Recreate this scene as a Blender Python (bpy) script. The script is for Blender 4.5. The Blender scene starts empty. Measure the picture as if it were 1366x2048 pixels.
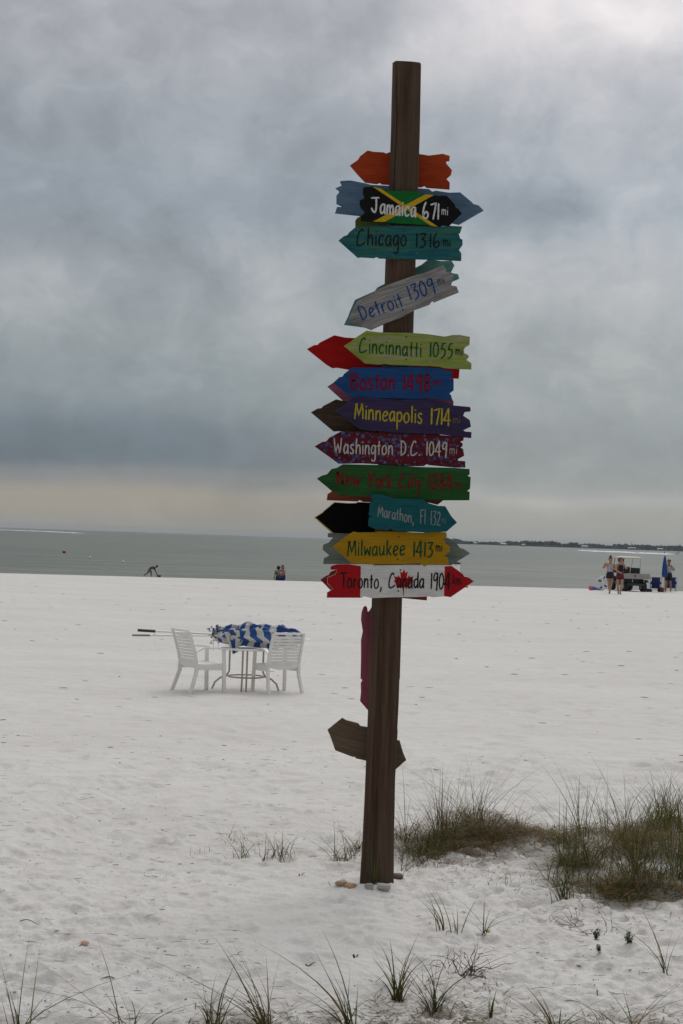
import bpy, bmesh, math, random
import numpy as np
from mathutils import Vector, Matrix
R = math.radians
random.seed(7)
rng = np.random.default_rng(11)
C = bpy.context.scene.collection
S = bpy.context.scene

# ------------------------------------------------------------------ camera
EYE = Vector((0, 0, 2.05))
FPX = 3214.0
PITCH, ROLL = math.atan(53.4 / FPX), R(1.95)
fwd = Vector((0, math.cos(PITCH), math.sin(PITCH)))
r0 = Vector((1, 0, 0)); u0 = r0.cross(fwd)
right = r0 * math.cos(ROLL) + u0 * math.sin(ROLL)
up = u0 * math.cos(ROLL) - r0 * math.sin(ROLL)
cd = bpy.data.cameras.new('camera'); cam = bpy.data.objects.new('camera', cd); C.objects.link(cam)
cam.matrix_world = Matrix(((right.x, up.x, -fwd.x, EYE.x), (right.y, up.y, -fwd.y, EYE.y), (right.z, up.z, -fwd.z, EYE.z), (0, 0, 0, 1)))
cd.sensor_fit = 'VERTICAL'; cd.sensor_height = 22.3; cd.lens = FPX * 22.3 / 2048
cd.clip_start = 0.1; cd.clip_end = 60000
S.camera = cam

# ------------------------------------------------------------------ view and world
S.view_settings.view_transform = 'Standard'; S.view_settings.look = 'None'
S.view_settings.exposure = 0.0; S.view_settings.gamma = 1; S.view_settings.use_curve_mapping = False
S.render.engine = 'CYCLES'
try:
    S.cycles.use_denoising = True; S.cycles.denoiser = 'OPENIMAGEDENOISE'
    S.cycles.max_bounces = 6; S.cycles.volume_bounces = 0
except Exception: pass

SUN_EL, SUN_AZ = R(48), R(22)        # the sun stands behind cloud, ahead of the camera and to its right
W = bpy.data.worlds.new('World'); S.world = W; W.use_nodes = True
nt = W.node_tree; nt.nodes.clear()
def N(tree, typ, **kw):
    n = tree.nodes.new(typ)
    for k, v in kw.items():
        if hasattr(n, k): setattr(n, k, v)
    return n
def _set(tree, sock, v):
    if hasattr(v, 'is_linked') or hasattr(v, 'links'): tree.links.new(v, sock)
    elif isinstance(v, (tuple, list)) and len(v) == 3 and sock.type == 'RGBA': sock.default_value = (*v, 1)
    else: sock.default_value = v
def M_(tree, op, a, b=0.0, c=None, clamp=False):
    n = N(tree, 'ShaderNodeMath', operation=op); n.use_clamp = clamp
    _set(tree, n.inputs[0], a); _set(tree, n.inputs[1], b)
    if c is not None: _set(tree, n.inputs[2], c)
    return n.outputs[0]
def srgb(r, g, b):
    f = lambda v: (v / 255 / 12.92) if v <= 10 else ((v / 255 + .055) / 1.055) ** 2.4
    return (f(r), f(g), f(b))
def mixc(tree, fac, a, b, mode='MIX'):
    n = N(tree, 'ShaderNodeMix', data_type='RGBA', blend_type=mode)
    _set(tree, n.inputs[0], fac); _set(tree, n.inputs[6], a); _set(tree, n.inputs[7], b)
    return n.outputs[2]
def ramp(tree, fac, stops, interp='LINEAR'):
    n = N(tree, 'ShaderNodeValToRGB'); cr = n.color_ramp; cr.interpolation = interp
    while len(cr.elements) < len(stops): cr.elements.new(.5)
    for e, (p, c) in zip(cr.elements, stops):
        e.position = p; e.color = (*c, 1) if len(c) == 3 else c
    _set(tree, n.inputs[0], fac)
    return n.outputs[0]
def noise(tree, vec, scale, detail=4, rough=.5, dist=0.0):
    n = N(tree, 'ShaderNodeTexNoise'); n.inputs['Scale'].default_value = scale; n.inputs['Detail'].default_value = detail
    n.inputs['Roughness'].default_value = rough; n.inputs['Distortion'].default_value = dist
    if vec is not None: tree.links.new(vec, n.inputs['Vector'])
    return n.outputs['Fac']
def build_sky():
    t = nt
    tc = N(t, 'ShaderNodeTexCoord'); sep = N(t, 'ShaderNodeSeparateXYZ'); t.links.new(tc.outputs['Generated'], sep.inputs[0])
    x, y, z = sep.outputs
    az = M_(t, 'ARCTAN2', x, y); el = M_(t, 'ARCSINE', M_(t, 'MINIMUM', M_(t, 'MAXIMUM', z, -1.0), 1.0))
    # a warped copy of the angles, so that cloud masses have torn edges
    cv = N(t, 'ShaderNodeCombineXYZ'); _set(t, cv.inputs[0], az); _set(t, cv.inputs[1], M_(t, 'MULTIPLY', el, 1.2)); cv.inputs[2].default_value = .37
    w1 = noise(t, cv.outputs[0], 14, 5, .55); cv2 = N(t, 'ShaderNodeVectorMath', operation='ADD'); t.links.new(cv.outputs[0], cv2.inputs[0]); cv2.inputs[1].default_value = (3.1, 5.7, 1.3)
    w2 = noise(t, cv2.outputs[0], 14, 5, .55)
    azw = M_(t, 'MULTIPLY_ADD', M_(t, 'SUBTRACT', w1, .5), .10, az)
    elw = M_(t, 'MULTIPLY_ADD', M_(t, 'MULTIPLY', M_(t, 'SUBTRACT', w2, .5), M_(t, 'MINIMUM', M_(t, 'MAXIMUM', M_(t, 'MULTIPLY', el, 11), .06), 1.0)), .07, el)
    st = [(1085, (158, 156, 150)), (1060, (159, 156, 148)), (1010, (164, 158, 148)), (965, (140, 144, 147)), (935, (120, 132, 142)), (880, (122, 134, 144)),
          (800, (139, 149, 154)), (680, (150, 157, 161)), (560, (154, 160, 165)), (420, (149, 157, 165)), (280, (150, 156, 163)), (130, (160, 163, 168)), (0, (166, 167, 172)), (-350, (170, 172, 174))]
    band = M_(t, 'MULTIPLY_ADD', M_(t, 'SUBTRACT', w1, .5), .014, el)
    base = ramp(t, M_(t, 'DIVIDE', band, .48), [(max(0, (1077 - p) / FPX / .48), srgb(*c)) for p, c in st], 'EASE')
    # toward the right of the view the low blue bank thins out
    rb = N(t, 'ShaderNodeMapRange'); rb.interpolation_type = 'SMOOTHSTEP'; _set(t, rb.inputs[0], azw); rb.inputs[1].default_value = -.13; rb.inputs[2].default_value = .10
    low = N(t, 'ShaderNodeMapRange'); low.interpolation_type = 'SMOOTHSTEP'; _set(t, low.inputs[0], elw); low.inputs[1].default_value = .22; low.inputs[2].default_value = .05
    base = mixc(t, M_(t, 'MULTIPLY', M_(t, 'MULTIPLY', rb.outputs[0], low.outputs[0]), .70), base, srgb(158, 162, 161))
    gain = None
    blobs = [(990, 95, 200, 80, .50), (1290, 60, 170, 85, .42), (860, 150, 120, 50, .14), (20, 300, 220, 110, -.10), (170, 480, 200, 60, -.05), (1230, 470, 330, 330, .17), (1150, 1003, 420, 15, .16), (1330, 60, 60, 60, .12), (1200, 85, 60, 25, .10), (1010, 60, 60, 25, .10), (240, 110, 70, 50, .06), (280, 330, 330, 120, .06), (560, 1010, 130, 60, -.09), (1260, 560, 160, 120, .04), (520, 590, 60, 90, .26), (30, 590, 110, 60, .22),
             (400, 240, 160, 60, .10), (620, 400, 110, 60, .10), (1045, 440, 95, 60, -.34), (580, 330, 130, 110, -.12), (1230, 660, 190, 130, .0), (760, 60, 120, 60, -.08), (1190, 330, 170, 70, .12), (940, 520, 160, 80, .16), (1180, 560, 150, 60, .12), (1330, 700, 120, 22, -.12),
             (330, 60, 260, 60, -.07), (480, 130, 80, 60, .12), (110, 110, 100, 70, .14), (120, 900, 330, 40, -.13), (560, 920, 100, 50, -.05), (330, 330, 70, 40, .08), (620, 60, 100, 40, -.10), (150, 760, 260, 60, .05), (1180, 860, 220, 50, -.06)]
    for (bx, by, sx, sy, a) in blobs:
        a0, e0 = (bx - 683) / FPX, (1054 + .034 * bx - by) / FPX
        u = M_(t, 'DIVIDE', M_(t, 'SUBTRACT', azw, a0), sx / FPX); v = M_(t, 'DIVIDE', M_(t, 'SUBTRACT', elw, e0), sy / FPX)
        g = M_(t, 'MULTIPLY', M_(t, 'EXPONENT', M_(t, 'MULTIPLY', M_(t, 'ADD', M_(t, 'MULTIPLY', u, u), M_(t, 'MULTIPLY', v, v)), -.6)), a)
        gain = g if gain is None else M_(t, 'ADD', gain, g)
    # streaky cloud texture, seen in perspective on a flat cloud deck
    zz = M_(t, 'ADD', M_(t, 'MAXIMUM', z, 0.0), .12)
    cp = N(t, 'ShaderNodeCombineXYZ'); _set(t, cp.inputs[0], M_(t, 'DIVIDE', x, zz)); _set(t, cp.inputs[1], M_(t, 'DIVIDE', y, zz)); cp.inputs[2].default_value = 1.7
    n1 = noise(t, cp.outputs[0], 1.6, 7, .55, .4); n2 = noise(t, cv.outputs[0], 10, 6, .5, .5); n3 = ramp(t, noise(t, cv2.outputs[0], 24, 6, .55, .5), [(.36, (0, 0, 0)), (.50, (.45, .45, .45)), (.66, (1, 1, 1))], 'EASE'); n4 = noise(t, cv2.outputs[0], 62, 4, .6, .4)
    fine = M_(t, 'ADD', M_(t, 'ADD', M_(t, 'MULTIPLY', M_(t, 'SUBTRACT', n4, .5), .16), M_(t, 'MULTIPLY', M_(t, 'SUBTRACT', n1, .5), .10)), M_(t, 'ADD', M_(t, 'MULTIPLY', M_(t, 'SUBTRACT', n2, .5), .30), M_(t, 'MULTIPLY', M_(t, 'SUBTRACT', n3, .46), .19)))
    hz = N(t, 'ShaderNodeMapRange'); _set(t, hz.inputs[0], el); hz.inputs[1].default_value = .0; hz.inputs[2].default_value = .12; hz.inputs[3].default_value = .25; hz.inputs[4].default_value = 1
    gain = M_(t, 'ADD', M_(t, 'ADD', gain, M_(t, 'MULTIPLY', fine, hz.outputs[0])), 1.0)
    # overcast sky: brighter towards the zenith and towards the veiled sun
    sd = (math.cos(SUN_EL) * math.sin(SUN_AZ), math.cos(SUN_EL) * math.cos(SUN_AZ), math.sin(SUN_EL))
    dn = N(t, 'ShaderNodeVectorMath', operation='DOT_PRODUCT'); t.links.new(tc.outputs['Generated'], dn.inputs[0]); dn.inputs[1].default_value = sd
    cs = dn.outputs['Value']
    zen = M_(t, 'MULTIPLY_ADD', M_(t, 'POWER', M_(t, 'MAXIMUM', M_(t, 'SUBTRACT', z, .30), 0.0), 1.0), 1.75, 1.0)
    sunside = M_(t, 'MULTIPLY_ADD', M_(t, 'SUBTRACT', cs, .70), .42, 1.0)
    glow = M_(t, 'MULTIPLY', M_(t, 'POWER', M_(t, 'MAXIMUM', cs, 0.0), 10.0), .9)
    tot = M_(t, 'MULTIPLY', M_(t, 'MULTIPLY', gain, zen), M_(t, 'ADD', M_(t, 'MAXIMUM', sunside, .2), glow))
    warm = mixc(t, M_(t, 'MULTIPLY', M_(t, 'SUBTRACT', gain, 1.05), 1.6, clamp=True), base, mixc(t, .5, base, srgb(172, 163, 160)))
    vm = N(t, 'ShaderNodeVectorMath', operation='SCALE'); t.links.new(warm, vm.inputs[0]); t.links.new(tot, vm.inputs['Scale'])
    sky = N(t, 'ShaderNodeTexSky', sky_type='NISHITA'); sky.sun_disc = False; sky.sun_elevation = SUN_EL; sky.sun_rotation = SUN_AZ
    bg1 = N(t, 'ShaderNodeBackground'); t.links.new(sky.outputs[0], bg1.inputs[0]); bg1.inputs[1].default_value = .05
    bg2 = N(t, 'ShaderNodeBackground'); t.links.new(vm.outputs[0], bg2.inputs[0]); bg2.inputs[1].default_value = 1.0
    mx = N(t, 'ShaderNodeMixShader'); mx.inputs[0].default_value = .93
    t.links.new(bg1.outputs[0], mx.inputs[1]); t.links.new(bg2.outputs[0], mx.inputs[2])
    out = N(t, 'ShaderNodeOutputWorld'); t.links.new(mx.outputs[0], out.inputs[0])
build_sky()
sl = bpy.data.lights.new('sun', 'SUN'); sl.energy = .75; sl.angle = R(35); sl.color = (1, .965, .92)
so = bpy.data.objects.new('sun', sl); C.objects.link(so)
so.rotation_euler = Vector((-math.cos(SUN_EL) * math.sin(SUN_AZ), -math.cos(SUN_EL) * math.cos(SUN_AZ), -math.sin(SUN_EL))).to_track_quat('-Z', 'Y').to_euler()

# ------------------------------------------------------------------ helpers
def ray(px, py): return fwd + right * ((px - 683) / FPX) + up * (-(py - 1024) / FPX)
def at(px, py, Y):
    d = ray(px, py); return EYE + d * (Y / d.y)
def gnd(px, py, z=0.0):
    d = ray(px, py); return EYE + d * ((z - EYE.z) / d.z)

def tag(o, label=None, cat=None, group=None, kind=None):
    if label: o['label'] = label
    if cat: o['category'] = cat
    if group: o['group'] = group
    if kind: o['kind'] = kind
    return o
def empty(name, loc, rz=0, label=None, cat=None, group=None, kind=None):
    o = bpy.data.objects.new(name, None); C.objects.link(o); o.location = loc; o.rotation_euler = (0, 0, rz); o.empty_display_size = .1
    return tag(o, label, cat, group, kind)
def mesh_obj(name, verts, faces, mat, parent=None, smooth=False, loc=None):
    me = bpy.data.meshes.new(name); me.from_pydata([tuple(v) for v in verts], [], faces); me.update()
    if mat: me.materials.append(mat)
    if smooth: me.polygons.foreach_set('use_smooth', [True] * len(me.polygons))
    o = bpy.data.objects.new(name, me); C.objects.link(o)
    if parent: o.parent = parent
    if loc: o.location = loc
    return o
def np_mesh(name, V, F, mat, parent=None, smooth=False, cols=None):
    me = bpy.data.meshes.new(name)
    V = np.asarray(V, np.float32); F = np.asarray(F, np.int32)
    me.vertices.add(len(V)); me.vertices.foreach_set('co', V.ravel())
    k = F.shape[1]
    me.loops.add(F.size); me.loops.foreach_set('vertex_index', F.ravel())
    me.polygons.add(len(F)); me.polygons.foreach_set('loop_start', np.arange(0, F.size, k, dtype=np.int32)); me.polygons.foreach_set('loop_total', np.full(len(F), k, np.int32))
    if smooth: me.polygons.foreach_set('use_smooth', np.ones(len(F), bool))
    me.update(calc_edges=True)
    if cols is not None:
        a = me.color_attributes.new('Col', 'FLOAT_COLOR', 'POINT'); a.data.foreach_set('color', np.asarray(cols, np.float32).ravel())
    me.materials.append(mat)
    o = bpy.data.objects.new(name, me); C.objects.link(o)
    if parent: o.parent = parent
    return o
class MB:
    def __init__(s): s.v = []; s.f = []
    def add(s, vs, fs):
        n = len(s.v); s.v += [tuple(v) for v in vs]; s.f += [tuple(i + n for i in f) for f in fs]; return s
    def box(s, c, size, rot=None):
        hx, hy, hz = [k / 2 for k in size]; c = Vector(c)
        vs = [Vector((x, y, z)) for x in (-hx, hx) for y in (-hy, hy) for z in (-hz, hz)]
        if rot is not None: vs = [rot @ v for v in vs]
        return s.add([v + c for v in vs], [(0, 1, 3, 2), (4, 6, 7, 5), (0, 4, 5, 1), (2, 3, 7, 6), (0, 2, 6, 4), (1, 5, 7, 3)])
    def tube(s, pts, r, n=8, caps=True):
        pts = [Vector(p) for p in pts]; rs = r if isinstance(r, (list, tuple)) else [r] * len(pts)
        vs = []; prev = None
        for i, p in enumerate(pts):
            a = pts[max(i - 1, 0)]; b = pts[min(i + 1, len(pts) - 1)]; d = (b - a).normalized()
            if prev is None:
                h = Vector((0, 0, 1)) if abs(d.z) < .9 else Vector((1, 0, 0)); e1 = d.cross(h).normalized()
            else: e1 = (prev - d * prev.dot(d)).normalized()
            prev = e1; e2 = d.cross(e1)
            for k in range(n):
                an = 2 * math.pi * k / n; vs.append(p + (e1 * math.cos(an) + e2 * math.sin(an)) * rs[i])
        fs = [(i * n + k, i * n + (k + 1) % n, (i + 1) * n + (k + 1) % n, (i + 1) * n + k) for i in range(len(pts) - 1) for k in range(n)]
        if caps: fs += [tuple(range(n - 1, -1, -1)), tuple((len(pts) - 1) * n + k for k in range(n))]
        return s.add(vs, fs)
    def lathe(s, prof, c=(0, 0, 0), n=20, axis='z'):
        vs = []; c = Vector(c)
        for (r, z) in prof:
            for k in range(n):
                a = 2 * math.pi * k / n
                v = Vector((r * math.cos(a), r * math.sin(a), z))
                if axis == 'x': v = Vector((z, r * math.cos(a), r * math.sin(a)))
                vs.append(c + v)
        fs = [(i * n + k, i * n + (k + 1) % n, (i + 1) * n + (k + 1) % n, (i + 1) * n + k) for i in range(len(prof) - 1) for k in range(n)]
        fs += [tuple(range(n - 1, -1, -1)), tuple((len(prof) - 1) * n + k for k in range(n))]
        return s.add(vs, fs)
    def build(s, name, mat, parent=None, smooth=False, bevel=0, auto=False):
        me = bpy.data.meshes.new(name); me.from_pydata(s.v, [], s.f); me.update()
        if mat: me.materials.append(mat)
        if bevel:
            bm = bmesh.new(); bm.from_mesh(me); bmesh.ops.bevel(bm, geom=bm.edges[:], offset=bevel, segments=2, affect='EDGES', profile=.6); bm.to_mesh(me); bm.free()
        bm = bmesh.new(); bm.from_mesh(me); bmesh.ops.recalc_face_normals(bm, faces=bm.faces[:]); bm.to_mesh(me); bm.free()
        if smooth: me.polygons.foreach_set('use_smooth', [True] * len(me.polygons))
        o = bpy.data.objects.new(name, me); C.objects.link(o)
        if parent: o.parent = parent
        return o

# value noise on arrays
def _h(ix, iy, seed):
    n = (ix.astype(np.int64) * 374761393 + iy.astype(np.int64) * 668265263 + seed * 1442695041) & 0xffffffff
    n = ((n ^ (n >> 13)) * 1274126177) & 0xffffffff
    return ((n ^ (n >> 16)) & 0xffffff) / float(0xffffff)
def vn(x, y, seed=0):
    ix = np.floor(x); iy = np.floor(y); fx = x - ix; fy = y - iy
    fx = fx * fx * fx * (fx * (fx * 6 - 15) + 10); fy = fy * fy * fy * (fy * (fy * 6 - 15) + 10)
    a = _h(ix, iy, seed); b = _h(ix + 1, iy, seed); c = _h(ix, iy + 1, seed); d = _h(ix + 1, iy + 1, seed)
    return (a * (1 - fx) + b * fx) * (1 - fy) + (c * (1 - fx) + d * fx) * fy - .5
def fbm(x, y, oct=4, seed=0, rough=.5):
    s = 0; a = 1.0
    for i in range(oct): s = s + a * vn(x + i * 17.3, y - i * 9.1, seed + i); x = x * 2.03; y = y * 2.03; a *= rough
    return s

# ------------------------------------------------------------------ materials
def pmat(name, col, rough=.6, spec=.5, metal=0.0, var=.12, vscale=30.0, bump=0.0, bscale=120.0, coat=0.0):
    m = bpy.data.materials.new(name); m.use_nodes = True; t = m.node_tree; b = t.nodes['Principled BSDF']
    tc = N(t, 'ShaderNodeTexCoord')
    n = noise(t, tc.outputs['Object'], vscale, 4, .6)
    c = ramp(t, n, [(.25, tuple(k * (1 - var) for k in col)), (.75, tuple(min(1, k * (1 + var)) for k in col))])
    t.links.new(c, b.inputs['Base Color']); b.inputs['Roughness'].default_value = rough; b.inputs['Metallic'].default_value = metal
    b.inputs['Specular IOR Level'].default_value = spec
    if bump:
        bp = N(t, 'ShaderNodeBump'); bp.inputs['Strength'].default_value = bump; bp.inputs['Distance'].default_value = .003
        t.links.new(noise(t, tc.outputs['Object'], bscale, 3, .6), bp.inputs['Height']); t.links.new(bp.outputs[0], b.inputs['Normal'])
    return m
def board_mat(name, cols, grain=.25, rough=.55, bump=.35, wear=None, blot=0.0):
    grain = min(.75, grain + .18)
    """paint over a sawn plank; cols = two or three tones brushed along the board"""
    m = bpy.data.materials.new(name); m.use_nodes = True; t = m.node_tree; b = t.nodes['Principled BSDF']
    tc = N(t, 'ShaderNodeTexCoord'); mp = N(t, 'ShaderNodeMapping'); t.links.new(tc.outputs['Object'], mp.inputs[0]); mp.inputs['Scale'].default_value = (3.2, 3.2, 34)
    g = noise(t, mp.outputs[0], 1.0, 5, .62, .25)
    stops = [(.32, cols[0]), (.68, cols[-1])] if len(cols) == 2 else [(.3, cols[0]), (.5, cols[1]), (.7, cols[2])]
    c = ramp(t, g, stops)
    mp2 = N(t, 'ShaderNodeMapping'); t.links.new(tc.outputs['Object'], mp2.inputs[0]); mp2.inputs['Scale'].default_value = (6, 6, 160)
    f = noise(t, mp2.outputs[0], 1.0, 4, .65)
    c = mixc(t, grain, c, ramp(t, f, [(.35, (.25, .25, .25)), (.65, (1, 1, 1))]), 'MULTIPLY')
    if wear:
        mp3 = N(t, 'ShaderNodeMapping'); t.links.new(tc.outputs['Object'], mp3.inputs[0]); mp3.inputs['Scale'].default_value = (14, 14, 70)
        w = noise(t, mp3.outputs[0], 1.0, 6, .7)
        c = mixc(t, ramp(t, w, [(.60, (0, 0, 0)), (.68, (.75, .75, .75))]), c, wear)
    cn = N(t, 'ShaderNodeMapping'); t.links.new(tc.outputs['Object'], cn.inputs[0]); cn.inputs['Scale'].default_value = (24, 24, 60)
    chp = noise(t, cn.outputs[0], 1.0, 6, .75, .2)
    c = mixc(t, ramp(t, chp, [(.655, (0, 0, 0)), (.675, (.7, .7, .7))]), c, (.11, .085, .06))
    wn = N(t, 'ShaderNodeMapping'); t.links.new(tc.outputs['Object'], wn.inputs[0]); wn.inputs['Scale'].default_value = (5, 5, 9)
    c = mixc(t, .35, c, ramp(t, noise(t, wn.outputs[0], 1.0, 5, .7, .5), [(.30, (.62, .62, .62)), (.62, (1.12, 1.12, 1.12))]), 'MULTIPLY')
    t.links.new(c, b.inputs['Base Color']); b.inputs['Roughness'].default_value = max(rough, .7); b.inputs['Specular IOR Level'].default_value = .10
    bp = N(t, 'ShaderNodeBump'); bp.inputs['Strength'].default_value = bump; bp.inputs['Distance'].default_value = .002
    t.links.new(f, bp.inputs['Height']); t.links.new(bp.outputs[0], b.inputs['Normal'])
    return m
def attr_mat(name, rough=.7, trans=0.0, spec=.2):
    m = bpy.data.materials.new(name); m.use_nodes = True; t = m.node_tree; b = t.nodes['Principled BSDF']
    a = N(t, 'ShaderNodeAttribute'); a.attribute_name = 'Col'; t.links.new(a.outputs['Color'], b.inputs['Base Color'])
    b.inputs['Roughness'].default_value = rough; b.inputs['Specular IOR Level'].default_value = spec
    if trans:
        o = t.nodes['Material Output']; tr = N(t, 'ShaderNodeBsdfTranslucent'); t.links.new(a.outputs['Color'], tr.inputs[0])
        mx = N(t, 'ShaderNodeMixShader'); mx.inputs[0].default_value = trans; t.links.new(b.outputs[0], mx.inputs[1]); t.links.new(tr.outputs[0], mx.inputs[2]); t.links.new(mx.outputs[0], o.inputs[0])
    return m

def sand_material():
    m = bpy.data.materials.new('quartz_sand'); m.use_nodes = True; t = m.node_tree; b = t.nodes['Principled BSDF']
    geo = N(t, 'ShaderNodeNewGeometry'); P = geo.outputs['Position']
    def mp(sc):
        n = N(t, 'ShaderNodeMapping'); t.links.new(P, n.inputs[0]); n.inputs['Scale'].default_value = sc; return n.outputs[0]
    big = noise(t, mp((.25, .5, 1)), 1, 5, .6, .3); mid = noise(t, mp((3, 5, 1)), 1, 5, .65); fine = noise(t, mp((1, 1, 1)), 160, 3, .7)
    c = ramp(t, big, [(.3, (.640, .612, .580)), (.7, (.705, .680, .648))])
    c = mixc(t, .5, c, ramp(t, mid, [(.32, (.83, .78, .76)), (.55, (1, 1, 1))]), 'MULTIPLY')
    c = mixc(t, .30, c, ramp(t, fine, [(.34, (.62, .6, .59)), (.55, (1, 1, 1))]), 'MULTIPLY')
    # dark grains and shell crumbs drifting in patches
    sp = noise(t, mp((1, 1, 1)), 55, 2, .5); pt = noise(t, mp((.9, .9, 1)), 1, 3, .6)
    k = M_(t, 'MULTIPLY', M_(t, 'GREATER_THAN', sp, .735), M_(t, 'GREATER_THAN', pt, .46))
    c = mixc(t, M_(t, 'MULTIPLY', k, .6), c, (.20, .17, .15))
    # wet, trodden band beyond the crest of the beach
    sp_ = N(t, 'ShaderNodeSeparateXYZ'); t.links.new(P, sp_.inputs[0])
    wet = N(t, 'ShaderNodeMapRange'); t.links.new(sp_.outputs[2], wet.inputs[0]); wet.inputs[1].default_value = -.55; wet.inputs[2].default_value = -.95
    c = mixc(t, wet.outputs[0], c, (.27, .245, .215))
    t.links.new(c, b.inputs['Base Color']); b.inputs['Roughness'].default_value = .95; b.inputs['Specular IOR Level'].default_value = .15
    bp = N(t, 'ShaderNodeBump'); bp.inputs['Strength'].default_value = .8; bp.inputs['Distance'].default_value = .014
    hh = M_(t, 'ADD', M_(t, 'MULTIPLY', noise(t, mp((1, 1, 1)), 26, 5, .65), 1.0), M_(t, 'MULTIPLY', noise(t, mp((1, .8, 1)), 5, 4, .6), 2.2))
    t.links.new(hh, bp.inputs['Height']); t.links.new(bp.outputs[0], b.inputs['Normal'])
    return m
def sea_material():
    m = bpy.data.materials.new('sea_water'); m.use_nodes = True; t = m.node_tree; b = t.nodes['Principled BSDF']
    geo = N(t, 'ShaderNodeNewGeometry'); P = geo.outputs['Position']
    def mp(sc, rz=0):
        n = N(t, 'ShaderNodeMapping'); t.links.new(P, n.inputs[0]); n.inputs['Scale'].default_value = sc; n.inputs['Rotation'].default_value = (0, 0, rz); return n.outputs[0]
    big = noise(t, mp((.012, .004, 1), .1), 1, 5, .6, .3); rip = noise(t, mp((.35, 1.1, 1), .2), 1, 5, .6)
    far = noise(t, mp((.05, .12, 1), -.1), 1, 5, .65)
    c = ramp(t, big, [(.35, (.086, .102, .080)), (.65, (.115, .126, .096))])
    c = mixc(t, .7, c, ramp(t, far, [(.38, (.66, .68, .68)), (.60, (1.16, 1.16, 1.14))]), 'MULTIPLY')
    t.links.new(c, b.inputs['Base Color']); b.inputs['Roughness'].default_value = .38; b.inputs['IOR'].default_value = 1.333; b.inputs['Specular IOR Level'].default_value = .38
    bp = N(t, 'ShaderNodeBump'); bp.inputs['Strength'].default_value = 1.0; bp.inputs['Distance'].default_value = .5
    h = M_(t, 'ADD', M_(t, 'MULTIPLY', rip, .8), M_(t, 'MULTIPLY', far, 3.2))
    t.links.new(h, bp.inputs['Height']); t.links.new(bp.outputs[0], b.inputs['Normal'])
    return m
def pole_material():
    m = bpy.data.materials.new('dark_timber'); m.use_nodes = True; t = m.node_tree; b = t.nodes['Principled BSDF']
    tc = N(t, 'ShaderNodeTexCoord')
    def mp(sc):
        n = N(t, 'ShaderNodeMapping'); t.links.new(tc.outputs['Object'], n.inputs[0]); n.inputs['Scale'].default_value = sc; return n.outputs[0]
    g = noise(t, mp((26, 26, 1.1)), 1, 6, .65, .3); f = noise(t, mp((110, 110, 3)), 1, 4, .7); k = noise(t, mp((4, 4, .8)), 1, 4, .6)
    c = ramp(t, g, [(.30, (.034, .020, .014)), (.5, (.070, .043, .029)), (.72, (.115, .078, .054))])
    c = mixc(t, .6, c, ramp(t, f, [(.33, (.55, .52, .48)), (.6, (1.08, 1.08, 1.08))]), 'MULTIPLY')
    c = mixc(t, ramp(t, k, [(.45, (0, 0, 0)), (.72, (.5, .5, .5))]), c, (.105, .085, .060))
    ch = noise(t, mp((30, 30, 14)), 1, 5, .7)
    c = mixc(t, ramp(t, ch, [(.715, (0, 0, 0)), (.75, (.6, .6, .6))]), c, (.22, .19, .16))
    t.links.new(c, b.inputs['Base Color']); b.inputs['Roughness'].default_value = .85; b.inputs['Specular IOR Level'].default_value = .1
    bp = N(t, 'ShaderNodeBump'); bp.inputs['Strength'].default_value = .5; bp.inputs['Distance'].default_value = .003
    t.links.new(M_(t, 'ADD', g, M_(t, 'MULTIPLY', f, .6)), bp.inputs['Height']); t.links.new(bp.outputs[0], b.inputs['Normal'])
    return m
M_SAND, M_SEA, M_POLE = sand_material(), sea_material(), pole_material()
M_GRASS = attr_mat('grass_blade', .6, .25); M_ATTR = attr_mat('mixed_fibre', .85, .1)
M_RESIN = pmat('white_resin', (.82, .80, .76), .45, .4, var=.06, vscale=12)
M_RESIN2 = pmat('grey_painted_tube', (.40, .37, .33), .5, .4, var=.15)
M_STEEL = pmat('brushed_steel', (.72, .72, .72), .28, .5, metal=.9, var=.06)
M_GRIP = pmat('dark_rubber', (.05, .045, .04), .7)
M_TYRE = pmat('black_tyre', (.018, .018, .018), .8)
M_SKIN = pmat('skin', (.42, .25, .18), .55, .3, var=.06)
M_SKIN2 = pmat('tanned_skin', (.30, .15, .10), .55, .3, var=.06)
M_HAIR = pmat('dark_hair', (.020, .013, .010), .5, var=.4, vscale=60)
M_HAIR2 = pmat('brown_hair', (.07, .035, .02), .5, var=.4, vscale=60)
M_SCREW = pmat('rusty_screw', (.05, .035, .03), .5, metal=.5)

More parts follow.
